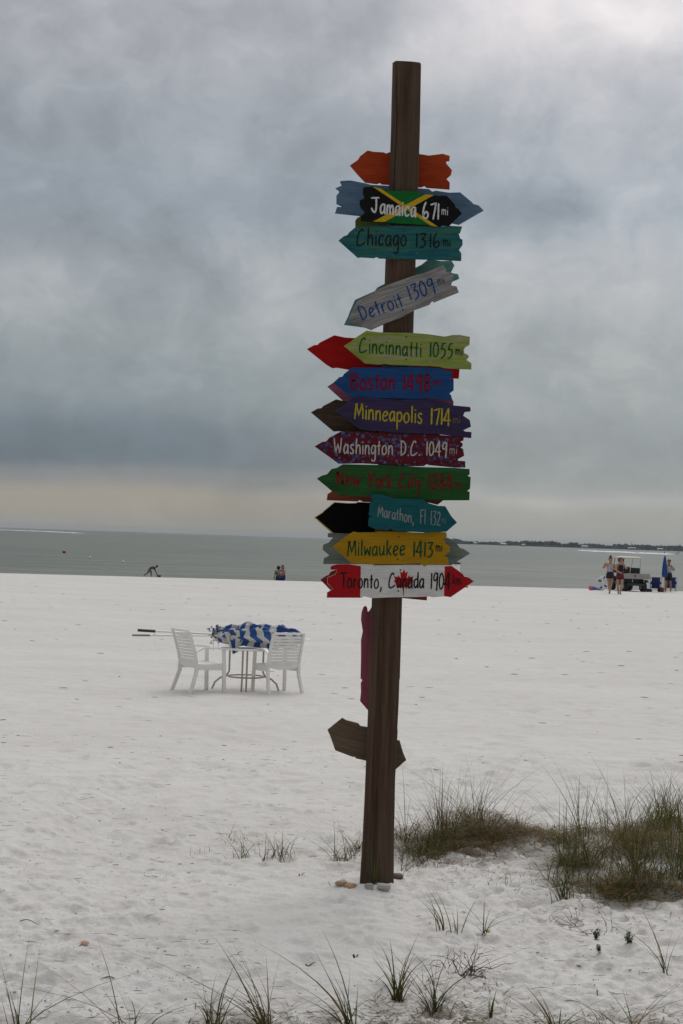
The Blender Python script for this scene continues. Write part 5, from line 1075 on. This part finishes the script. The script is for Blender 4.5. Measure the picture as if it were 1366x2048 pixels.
def float_():
    p = at_edge(1210.5, 75.5); e = empty('pool_float', p, .3, 'blue and white inflatable standing behind the woman with the bun', 'inflatable')
    rg = [(.17 * math.cos(a), .02, .40 + .26 * math.sin(a)) for a in [2 * math.pi * k / 20 for k in range(21)]]
    MB().tube(rg, .07, 10).build('ring', pmat('white_vinyl', (.6, .6, .62), .4), e, True)
    for a0 in (1.2, 2.6, 3.9, 5.4):
        MB().tube([(.17 * math.cos(a), .02, .40 + .26 * math.sin(a)) for a in (a0, a0 + .2, a0 + .4)], .074, 10).build('blue_patch', pmat('navy_print', (.03, .05, .25), .4), e, True)
    MB().tube([(0, .02, .14), (0, .02, .02)], .03, 8).build('foot', pmat('grey_vinyl', (.5, .5, .52), .4), e, True)
float_()
def barrel():
    y = 75.0; x0 = (915.5 - 683) / FPX * y; e = empty('trash_barrel', (x0, y, hz(x0, y)), 0, 'white trash barrel with black domed lid behind the red arrow tip', 'trash barrel')
    MB().lathe([(.16, 0), (.175, .05), (.18, .5), (.182, 1.04), (.17, 1.06)], (0, 0, 0), 24).build('drum', pmat('white_drum', (.84, .84, .82), .5), e, True)
    MB().lathe([(.215, 1.05), (.225, 1.07), (.21, 1.11), (.15, 1.17), (.05, 1.20)], (0, 0, 0), 24).build('lid', pmat('black_lid', (.015, .015, .015), .4), e, True)
barrel()
lump('crab_shell', up_(on(933, 1175), .03), (.08, .06, .05), pmat('reddish_shell', (.30, .14, .10), .6), 'small reddish clump on sand below the red arrow tip', 'debris', 0, 15)

# ------------------------------------------------------------------ resin chairs, table and folded umbrellas
def resin_chair(label, px, py, rz):
    o = on(px, py); e = empty('resin_chair', o, rz, label, 'chair', 'white resin armchairs at the table')
    # x width, y forward; back leans towards -y
    def bar(pts, w, d, name):   # rectangular section bar
        mb = MB(); vs = []; 
        for q in pts:
            q = Vector(q); vs += [q + Vector((-w / 2, -d / 2, 0)), q + Vector((w / 2, -d / 2, 0)), q + Vector((w / 2, d / 2, 0)), q + Vector((-w / 2, d / 2, 0))]
        fs = [(i * 4 + k, i * 4 + (k + 1) % 4, (i + 1) * 4 + (k + 1) % 4, (i + 1) * 4 + k) for i in range(len(pts) - 1) for k in range(4)] + [(3, 2, 1, 0), tuple(4 * (len(pts) - 1) + k for k in range(4))]
        mb.add(vs, fs); return mb.build(name, M_RESIN, e, bevel=.004)
    W_ = .225
    for s in (-1, 1):
        bar([(s * (W_ + .02), -.285, -.01), (s * (W_ + .012), -.235, .12), (s * W_, -.19, .26), (s * W_, -.185, .36)], .034, .048, 'leg')
        bar([(s * (W_ + .01), .225, -.01), (s * (W_ + .005), .215, .30), (s * W_, .205, .545)], .036, .046, 'leg')
        bar([(s * W_, -.187, .3605), (s * W_, -.215, .50), (s * W_, -.275, .68), (s * W_ * .97, -.315, .785)], .032, .036, 'back_post')
        mb = MB(); vs = []
        pts = [(-.215, .52, .018), (-.10, .575, .026), (.06, .572, .030), (.20, .556, .032), (.245, .545, .022)]
        for (y, z, hw) in pts: vs += [(s * (W_ + .004) - hw, y, z - .010), (s * (W_ + .004) + hw, y, z - .010), (s * (W_ + .004) + hw, y, z + .010), (s * (W_ + .004) - hw, y, z + .010)]
        fs = [(i * 4 + k, i * 4 + (k + 1) % 4, (i + 1) * 4 + (k + 1) % 4, (i + 1) * 4 + k) for i in range(4) for k in range(4)] + [(3, 2, 1, 0), (16, 17, 18, 19)]
        mb.add(vs, fs).build('armrest', M_RESIN, e)
        bar_ = MB(); bar_.add([(s * W_ - .010, -.19, .29), (s * W_ + .010, -.19, .29), (s * W_ + .010, .2, .28), (s * W_ - .010, .2, .28), (s * W_ - .010, -.19, .34), (s * W_ + .010, -.19, .34), (s * W_ + .010, .2, .375), (s * W_ - .010, .2, .375)],
                  [(0, 3, 2, 1), (4, 5, 6, 7), (0, 1, 5, 4), (1, 2, 6, 5), (2, 3, 7, 6), (3, 0, 4, 7)]).build('side_rail', M_RESIN, e)
    bar2 = MB().box((0, .205, .335), (.40, .02, .06)).build('front_rail', M_RESIN, e, bevel=.004)
    def yb(z): return -.187 - .028 * (z - .36) / .14 if z < .5 else (-.215 - .06 * (z - .5) / .18 if z < .68 else -.275 - .04 * (z - .68) / .105)
    for i in range(9):
        z = .415 + i * .0405; ww = .418 * (1 - .03 * i / 9); n = 8; vs = []
        for k in range(n + 1):
            x = (k / n - .5) * ww; cy = yb(z) - .022 * (1 - (2 * k / n - 1) ** 2)
            for (dy, dz) in ((-.006, -.0165), (.006, -.0165), (.006, .0165), (-.006, .0165)): vs.append((x, cy + dy, z + dz))
        fs = [(a * 4 + b, a * 4 + (b + 1) % 4, (a + 1) * 4 + (b + 1) % 4, (a + 1) * 4 + b) for a in range(n) for b in range(4)] + [(3, 2, 1, 0), (n * 4, n * 4 + 1, n * 4 + 2, n * 4 + 3)]
        MB().add(vs, fs).build('slat', M_RESIN, e)
    MB().box((0, -.327, .792), (.445, .03, .028)).build('top_rail', M_RESIN, e, bevel=.008)
    for i in range(8):
        y = -.165 + i * .049; MB().box((0, y, .362 + .012 * math.cos((i - 3) / 3.5) * -1 + .006), (.425, .040, .014)).build('seat_slat', M_RESIN, e, bevel=.003)
    V, n = [], 10     # curved skirt under the back of the seat
    for k in range(n + 1):
        x = (k / n - .5) * .42; dip = .035 * (1 - (2 * k / n - 1) ** 2); V += [(x, -.20, .40), (x, -.20, .345 - dip), (x, -.188, .345 - dip), (x, -.188, .40)]
    MB().add(V, [(a * 4 + b, a * 4 + (b + 1) % 4, (a + 1) * 4 + (b + 1) % 4, (a + 1) * 4 + b) for a in range(n) for b in range(4)] + [(3, 2, 1, 0), (40, 41, 42, 43)]).build('rear_skirt', M_RESIN, e)
    return e
resin_chair('white slatted resin armchair left of the table, under the umbrella poles', 400, 1381.5, R(34 - 90))
resin_chair('white slatted resin armchair right of the table with its back towards us', 552, 1384.5, R(119 - 90))
TC = on(491, 1379)
def table():
    e = empty('patio_table', TC, 0, 'round white patio table under two folded striped umbrellas', 'table'); 
    MB().lathe([(.32, .53), (.345, .535), (.35, .548), (.34, .557), (.05, .558)], (0, 0, 0), 40).build('tabletop', M_RESIN, e)
    rg = [(.245 * math.cos(a), .245 * math.sin(a), .175) for a in [2 * math.pi * k / 32 for k in range(33)]]
    MB().tube(rg, .011, 8).build('ring_shelf', M_RESIN2, e)
    for a in (R(183), R(-5), R(262), R(275)):
        c, s = math.cos(a), math.sin(a)
        if a in (R(262), R(275)): pts = [(.26 * c, .26 * s, .545), (.26 * c, .26 * s, .2), (.27 * c, .30 * s, 0)]
        else: pts = [(.225 * c, .225 * s, .545), (.225 * c, .225 * s, .24), (.26 * c, .25 * s, .18), (.34 * c, .33 * s, .15), (.41 * c, .40 * s, .09), (.445 * c, .43 * s, 0)]
        MB().tube(pts, .0125, 8).build('leg', M_RESIN2, e)
table()
def stripe_mat(name):
    m = bpy.data.materials.new(name); m.use_nodes = True; t = m.node_tree; b = t.nodes['Principled BSDF']
    a = N(t, 'ShaderNodeAttribute'); a.attribute_name = 'Col'; sp = N(t, 'ShaderNodeSeparateColor'); t.links.new(a.outputs['Color'], sp.inputs[0])
    tc = N(t, 'ShaderNodeTexCoord'); w = noise(t, tc.outputs['Object'], 60, 3)
    fr = M_(t, 'FRACT', M_(t, 'MULTIPLY', sp.outputs[0], 10.0)); k = M_(t, 'GREATER_THAN', fr, .5)
    white = ramp(t, w, [(.3, (.46, .45, .41)), (.7, (.58, .57, .53))]); blue = ramp(t, w, [(.3, (.012, .055, .22)), (.7, (.022, .085, .30))])
    t.links.new(mixc(t, k, white, blue), b.inputs['Base Color']); b.inputs['Roughness'].default_value = .85
    return m
M_STRIPE = stripe_mat('blue_white_striped_canvas')
def bundle(e, p0, p1, prof, seed, nst, slant=.5, folds=6, amp=.13, sq=.75, name='canopy', jag=0.0):
    p0, p1 = Vector(p0), Vector(p1); d = (p1 - p0); L = d.length; d.normalize(); e1 = Vector((0, 0, 1)) - d * d.z; e1.normalize(); e2 = d.cross(e1)
    n, m = 72, 90; V, Cc = [], []
    for j in range(m + 1):
        t = j / m; r = float(np.interp(t, [q[0] for q in prof], [q[1] for q in prof])); c = p0 + d * L * t
        for i in range(n):
            a = 2 * math.pi * i / n
            fo = amp * math.sin(folds * a + 2.2 * math.sin(t * 5 + seed)) + amp * .6 * math.sin((folds + 3) * a - t * 9 + seed) + .38 * float(vn(np.array([math.cos(a) * 2 + seed * 3 + t * 7]), np.array([math.sin(a) * 2 + t * 5]), seed)[0])
            tri = jag * (abs(((t * 5.3 + .15 * math.sin(a)) % 1) - .5) * 2 - .5) * max(0, math.cos(a))
            rr = r * (1 + fo + tri)
            V.append(c + e1 * math.cos(a) * rr * sq + e2 * math.sin(a) * rr)
            s = t * nst + slant * math.sin(a * 1.0 + seed) * .45 + .12 * math.sin(a * 3 + seed * 2 + t * 3) + .10 * math.sin(folds * a)
            Cc.append(((s + 3) / 10.0, 0, 0, 1))
    # stripes need a continuous coordinate; the material multiplies by 10 again
    F = [(j * n + i, j * n + (i + 1) % n, (j + 1) * n + (i + 1) % n, (j + 1) * n + i) for j in range(m) for i in range(n)]
    loc = Vector(e.location); o = np_mesh(name, [tuple(v - loc) for v in V], F, M_STRIPE, e, True, Cc)
    return o
def flap(e, quad, nu, nv, stripe_dir, sag=.02, s0=0.0, name='canopy_flap', mat=None):
    """cloth corner; quad = four world points (tl, tr, br, bl)"""
    V, Cc = [], []; tl, tr, br, bl = [Vector(q) for q in quad]; loc = Vector(e.location)
    for j in range(nv + 1):
        for i in range(nu + 1):
            u, v = i / nu, j / nv; p = (tl * (1 - u) + tr * u) * (1 - v) + (bl * (1 - u) + br * u) * v
            p = p + Vector((0, -sag * math.sin(u * 9 + v * 2) - sag * .7 * math.sin(v * 7), sag * .3 * math.sin(u * 7))); V.append(tuple(p - loc)); Cc.append(((s0 + stripe_dir[0] * u + stripe_dir[1] * v + 3) / 10, 0, 0, 1))
    F = [(j * (nu + 1) + i, j * (nu + 1) + i + 1, (j + 1) * (nu + 1) + i + 1, (j + 1) * (nu + 1) + i) for j in range(nv) for i in range(nu)]
    o = np_mesh(name, V, F, mat or M_STRIPE, e, True, Cc); s = o.modifiers.new('solid', 'SOLIDIFY'); s.thickness = .004; return o
def folded_umbrellas():
    YD = TC.y - .05
    A = lambda px, py, dy=0: at(px, py, YD + dy)
    # nearer umbrella: long bundle lying across the table
    e = empty('folded_umbrella', A(500, 1278), 0, 'nearer folded blue and white striped umbrella lying on the table, lower pole', 'umbrella', 'folded striped umbrellas on the table')
    bundle(e, A(436, 1275, -.05), A(604, 1279, -.05), [(0, .06), (.07, .10), (.2, .13), (.45, .14), (.7, .14), (.9, .11), (1, .05)], 2, 6.2, .6, sq=.80)
    flap(e, (A(448, 1264, -.16), A(480, 1266, -.18), A(477, 1303, -.17), A(466, 1309, -.17)), 14, 12, (1.1, .25), .012, .15)
    flap(e, (A(456, 1259, -.17), A(492, 1262, -.19), A(482, 1284, -.18), A(462, 1280, -.17)), 14, 10, (1.5, -.4), .012, .55)
    mb = MB().tube([A(264.5, 1270.5, -.04) - e.location, A(300, 1270.8, -.04) - e.location], .0135, 10); mb.build('pole_sleeve', pmat('worn_grey_grip', (.22, .21, .20), .5), e)
    MB().tube([A(297, 1270.8, -.04) - e.location, A(445, 1272, -.04) - e.location], .011, 10).build('pole', M_STEEL, e)
    MB().tube([A(600, 1278, -.04) - e.location, A(621, 1279.5, -.04) - e.location], .006, 8).build('pole_tip', M_STEEL, e)
    for (px, l) in ((427, 17), (437, 11)):
        MB().tube([A(px, 1285, -.1) - e.location, A(px - .5, 1285 + l * .5, -.1) - e.location, A(px - 1, 1285 + l, -.1) - e.location], .0025, 5).build('tie_cord', pmat('grey_cord', (.25, .24, .20), .8), e)
    # farther umbrella, with dark pointed folds on top
    e = empty('folded_umbrella', A(520, 1262), 0, 'farther folded blue and white striped umbrella with a dark sleeved pole', 'umbrella', 'folded striped umbrellas on the table')
    bundle(e, A(432, 1262, .09), A(606, 1270, .09), [(0, .05), (.08, .065), (.22, .10), (.4, .125), (.6, .115), (.8, .10), (.93, .06), (1, .02)], 5, 6.6, .7, 5, .17, .95, jag=.36)
    mkb = pmat('navy_fold', (.014, .05, .19), .85)
    for (a, b, c, d) in (((553, 1262), (557, 1250), (583, 1260), (575, 1268)), ((580, 1266), (585, 1256.5), (607, 1268), (598, 1273)), ((498, 1262), (505, 1246.5), (508, 1258), (504, 1266)), ((515, 1264), (519, 1250), (531, 1256), (524, 1268))):
        flap(e, (A(*b, -.02), A(*c, -.02), A(*d, -.05), A(*a, -.05)), 6, 6, (0, 0), .006, 0, 'pointed_fold', mkb)
    flap(e, (A(480, 1249, 0), A(500, 1247, 0), A(504, 1262, -.06), A(476, 1260, -.06)), 12, 8, (1.3, .3), .010, .2)
    MB().tube([A(275.5, 1260.4, .02) - e.location, A(311, 1262.6, .02) - e.location], .0195, 10).build('pole_sleeve', M_GRIP, e)
    MB().tube([A(310, 1262.6, .02) - e.location, A(443, 1269, .02) - e.location], .014, 10).build('pole', M_STEEL, e)
    # frayed collar of ribs and ties at the left end
    V, F, Cc = [], [], []
    for i in range(90):
        c = A(random.gauss(432, 5), random.gauss(1268, 7), random.uniform(-.1, .1)) - e.location; d = Vector((random.gauss(-.3, .6), random.gauss(0, .4), random.gauss(0, .7))).normalized(); s = d.cross(Vector((0, 1, 0))).normalized(); l = random.uniform(.02, .06); w = random.uniform(.006, .014); m = len(V)
        bnd = Vector((random.gauss(0, .01), random.gauss(0, .01), random.gauss(0, .01))); V += [c - s * w, c + s * w, c + d * l * .5 + bnd + s * w, c + d * l * .5 + bnd - s * w, c + d * l + s * w * .5, c + d * l - s * w * .5]; F += [(m, m + 1, m + 2, m + 3), (m + 3, m + 2, m + 4, m + 5)]
        g = random.choice([(.48, .46, .42), (.38, .36, .32), (.55, .54, .5), (.2, .19, .17), (.02, .06, .2)]); Cc += [(*g, 1)] * 6
    o = np_mesh('frayed_ties', [tuple(v) for v in V], F, M_ATTR, e, cols=Cc); o['kind'] = 'stuff'
folded_umbrellas()

# ------------------------------------------------------------------ on the water
def sea_pt(px, dist): return Vector(((px - 683) / FPX * dist, dist, SEA_Z))
GB = 'mooring floats on the water'
def buoy(label, px, dist, r, mat, group=GB):
    p = sea_pt(px, dist); e = empty('buoy', p, 0, label, 'buoy', group)
    MB().lathe([(.02, -r * .9), (r * .7, -r * .6), (r, 0), (r * .75, r * .65), (r * .25, r * .97), (r * .1, r * 1.0)], (0, 0, r * .55), 18).build('float', mat, e, True)
    MB().tube([(0, 0, r * 1.5), (0, 0, r * 1.75)], r * .12, 6).build('ring_eye', M_GRIP, e)
buoy('large red mooring buoy, the only red one', 131.5, 216, .25, pmat('red_buoy', (.40, .03, .03), .4))
buoy('tiny white float touching the red buoy\'s right side', 141, 209, .09, M_RESIN)
buoy('white float halfway between the red buoy and the last white float', 183, 184, .14, M_RESIN)
buoy('white float nearest the beach on the left', 250.5, 164, .13, M_RESIN)
def foam(name, label, pts, w, h):
    V, F = [], []; col = None
    for (p0, p1, n) in pts:
        for i in range(n):
            t = random.random(); c = p0.lerp(p1, t); a = random.uniform(.4, 1); L = w * random.uniform(1.2, 5); m = len(V); hh = h * random.uniform(.3, 1.2); c = c + Vector((0, random.gauss(0, w), 0))
            V += [(c.x - L, c.y, SEA_Z + .02), (c.x - L * .3, c.y - w * a, SEA_Z + .02), (c.x + L * .5, c.y - w * a, SEA_Z + .02), (c.x + L, c.y, SEA_Z + .02), (c.x + L * .4, c.y + w * a, SEA_Z + .02), (c.x - L * .4, c.y + w * a, SEA_Z + .02), (c.x, c.y, SEA_Z + hh)]
            F += [(m + k, m + (k + 1) % 6, m + 6) for k in range(6)]
    tag(mesh_obj(name, V, F, pmat('white_foam', (.88, .89, .89), .8, var=.05)), label, 'foam', None, 'stuff')
foam('boat_wake', 'white churned wake trailing behind the motorboat', [(sea_pt(1196, 1230), sea_pt(1268, 1200), 90), (sea_pt(1282, 1130), sea_pt(1342, 1090), 120), (sea_pt(1165, 1350), sea_pt(1200, 1300), 12)], 1.6, .75)
foam('distant_wake', 'long thin white wake near the horizon at the far left', [(sea_pt(-40, 1900), sea_pt(80, 1750), 110), (sea_pt(80, 1750), sea_pt(165, 1500), 60)], 1.5, .5)
def motorboat():
    D = 1095.; p = sea_pt(1346, D); e = empty('motorboat', p, R(-4), 'white motorboat with black canopy speeding along the far water', 'boat'); e.scale = (1.2, 1.2, 1.2)
    hullM = pmat('white_hull', (.86, .86, .83), .4); xs = [-3.8, -2, 0, 2, 3.6, 4.4]; hw = [1.15, 1.25, 1.25, 1.05, .5, .05]; kz = [-.2, -.2, -.2, -.05, .45, 1.2]; sz = [1.25, 1.3, 1.4, 1.6, 1.85, 2.0]; V = []
    for x, w, k, s in zip(xs, hw, kz, sz): V += [(x, -w, s), (x, -w * .8, k + .35), (x, 0, k), (x, w * .8, k + .35), (x, w, s)]
    F = [(i * 5 + k, (i + 1) * 5 + k, (i + 1) * 5 + k + 1, i * 5 + k + 1) for i in range(5) for k in range(4)] + [(0, 1, 2, 3, 4)] + [(i * 5, i * 5 + 4, (i + 1) * 5 + 4, (i + 1) * 5) for i in range(5)]
    mesh_obj('hull', V, F, hullM, e)
    MB().box((.8, 0, 1.75), (3.0, 1.5, .7)).build('cabin', hullM, e, bevel=.15)
    MB().add([(.9, -.8, 2.1), (2.0, -.7, 2.1), (.6, -.7, 2.75), (.2, -.8, 2.75), (.9, .8, 2.1), (2.0, .7, 2.1), (.6, .7, 2.75), (.2, .8, 2.75)], [(0, 1, 2, 3), (7, 6, 5, 4), (1, 5, 6, 2), (0, 3, 7, 4)]).build('windshield', pmat('dark_glass', (.05, .06, .07), .2), e)
    c = MB(); c.add([(-3.6, -1.05, 3.0), (-1.6, -1.1, 3.5), (.4, -1.05, 3.7), (-3.6, 1.05, 3.0), (-1.6, 1.1, 3.5), (.4, 1.05, 3.7), (-3.6, -1.05, 3.1), (-1.6, -1.1, 3.75), (.4, -1.05, 3.95), (-3.6, 1.05, 3.1), (-1.6, 1.1, 3.75), (.4, 1.05, 3.95)], [(0, 3, 4, 1), (1, 4, 5, 2), (6, 7, 10, 9), (7, 8, 11, 10), (0, 1, 7, 6), (1, 2, 8, 7), (3, 9, 10, 4), (4, 10, 11, 5), (0, 6, 9, 3), (2, 5, 11, 8)]).build('canopy', pmat('black_bimini', (.02, .02, .02), .7), e)
    for x, z in ((-3.2, 3.05), (-.9, 3.55)):
        for s in (-1, 1): MB().tube([(x, s, 1.3), (x, s, z)], .06, 6).build('canopy_post', M_STEEL, e)
    MB().box((-4.0, 0, 1.1), (.5, .5, 1.0)).build('outboard_motor', M_GRIP, e, bevel=.1)
motorboat()
# ------------------------------------------------------------------ far shore
def far_shore():
    D = 4000.; X = lambda px: (px - 683) / FPX * D
    V, F = [], []; n = 60; x0, x1 = X(893), X(1366) + 1400
    for i in range(n + 1):
        x = x0 + (x1 - x0) * i / n; e_ = min(1, i / 3)
        V += [(x, D - 30 * e_, SEA_Z - .5), (x, D - 24 * e_, SEA_Z + 1.1 * e_), (x, D + 200 * e_, SEA_Z + 2.0 * e_), (x, D + 260 * e_, SEA_Z - .5)]
    F = [(i * 4 + k, (i + 1) * 4 + k, (i + 1) * 4 + k + 1, i * 4 + k + 1) for i in range(n) for k in range(3)]
    tag(mesh_obj('far_island', V, F, pmat('island_ground', (.08, .075, .06), .9)), 'low island along the horizon', None, None, 'structure')
    dark = attr_mat('distant_foliage', .9); V, F, Cc = [], [], []
    ico = bmesh.new(); bmesh.ops.create_icosphere(ico, subdivisions=2, radius=1); iv = [v.co.copy() for v in ico.verts]; fi = [tuple(v.index for v in f.verts) for f in ico.faces]; ico.free()
    def crown(x, y, z, rx, rz_, g):
        m = len(V); sd = random.random() * 50
        for v in iv:
            k = 1 + .30 * math.sin(v.x * 5 + sd) * math.cos(v.z * 6 + sd) + random.uniform(-.16, .16)
            V.append((x + v.x * rx * k, y + v.y * rx * k, z + v.z * rz_ * k)); Cc.append((*g, 1))
        F.extend([(a + m, b + m, c + m) for a, b, c in fi])
    px = 897.0
    while px < 1800:
        prof = 9.0 + 3.5 * float(vn(np.array([px * .035]), np.array([1.2]), 4)[0]) * 2 + 4 * float(vn(np.array([px * .12]), np.array([4.2]), 8)[0])
        for c0_, h_, s_ in ((912, 4, 10), (1060, 5, 9), (1152, 6, 12), (1290, 6, 22), (1335, 3, 20), (1366, 6, 10)): prof += h_ * math.exp(-((px - c0_) / s_) ** 2)
        if px < 905: prof *= .6
        for k in range(2):
            hh = prof * 1.10 * random.uniform(.55, 1.02); rx = random.uniform(3.5, 7.5); rz_ = random.uniform(.34, .5) * hh; g = random.choice([(.030, .042, .030), (.04, .05, .035), (.025, .034, .03), (.05, .055, .04)])
            crown(X(px) + random.gauss(0, 3), D + random.uniform(10, 120), SEA_Z + 1.4 + hh - rz_, rx, rz_, g)
        crown(X(px), D + random.uniform(0, 30), SEA_Z + 2.4, random.uniform(4, 8), random.uniform(2, 4.2), (.03, .04, .03))
        px += random.uniform(1.6, 3.2)
    tag(np_mesh('distant_treeline', V, F, dark, cols=Cc), 'low dark blue grey line of trees on the far island', 'trees', None, 'stuff')
    for (lab, px, w, h, col) in (('pale low house among the trees nearest the sign tips', 951, 9, 3.2, (.40, .42, .44)), ('white roofed house on the far shore right of the sign', 1007, 14, 3.0, (.5, .5, .5)), ('pale waterfront house left of the tallest far trees', 1046, 9, 3.0, (.42, .42, .42)),
                                (  'white roofed waterfront house left of the woman with the bun', 1168, 16, 4.2, (.5, .52, .53)), ('grey waterfront house above the golf cart roof', 1262, 20, 3.6, (.32, .33, .34)), ('pale house among far trees above the closed umbrella', 1318, 14, 4.0, (.4, .4, .42))):
        e = empty('far_house', (X(px), D - 26, SEA_Z + .9), 0, lab, 'house', 'houses on the far shore')
        MB().box((0, 0, h / 2), (w, 8, h)).build('wall', pmat('far_wall', col, .8), e)
        MB().add([(-w * .56, -5, h), (w * .56, -5, h), (w * .56, 5, h), (-w * .56, 5, h), (-w * .4, 0, h + 1.8), (w * .4, 0, h + 1.8)], [(0, 1, 5, 4), (2, 3, 4, 5), (1, 2, 5), (3, 0, 4), (3, 2, 1, 0)]).build('roof', pmat('far_roof', tuple(k * 1.1 for k in col), .7), e)
        for wx in (-.3, 0, .3): MB().box((w * wx, -4.03, h * .5), (w * .14, .1, h * .4)).build('window', pmat('far_window', (.05, .06, .07), .3), e)
    e = empty('radio_mast', (X(1265), D, SEA_Z + 1), 0, 'thin radio mast rising above the far treeline', 'mast')
    MB().tube([(0, 0, 0), (0, 0, 23)], [.55, .25], 6).build('mast_tower', pmat('mast_steel', (.12, .13, .14), .6), e)
    MB().box((0, 0, 16), (2.2, .6, .8)).build('antenna_platform', pmat('mast_steel_b', (.12, .13, .14), .6), e)
far_shore()
# sea air: thin even haze from below the sea to above the post
def haze():
    x, y0, y1, z0, z1 = 24500, -500, 14500, -6.0, 30.0
    mb = MB().box((0, (y0 + y1) / 2, (z0 + z1) / 2), (2 * x, y1 - y0, z1 - z0)); m = bpy.data.materials.new('sea_air'); m.use_nodes = True; t = m.node_tree; t.nodes.clear()
    v = N(t, 'ShaderNodeVolumePrincipled'); v.inputs['Color'].default_value = (.62, .69, .78, 1); v.inputs['Density'].default_value = 5.5e-5; v.inputs['Anisotropy'].default_value = .2
    o = N(t, 'ShaderNodeOutputMaterial'); t.links.new(v.outputs[0], o.inputs['Volume'])
    tag(mb.build('haze', m), 'thin grey blue sea haze over the whole bay', None, None, 'stuff')
haze()
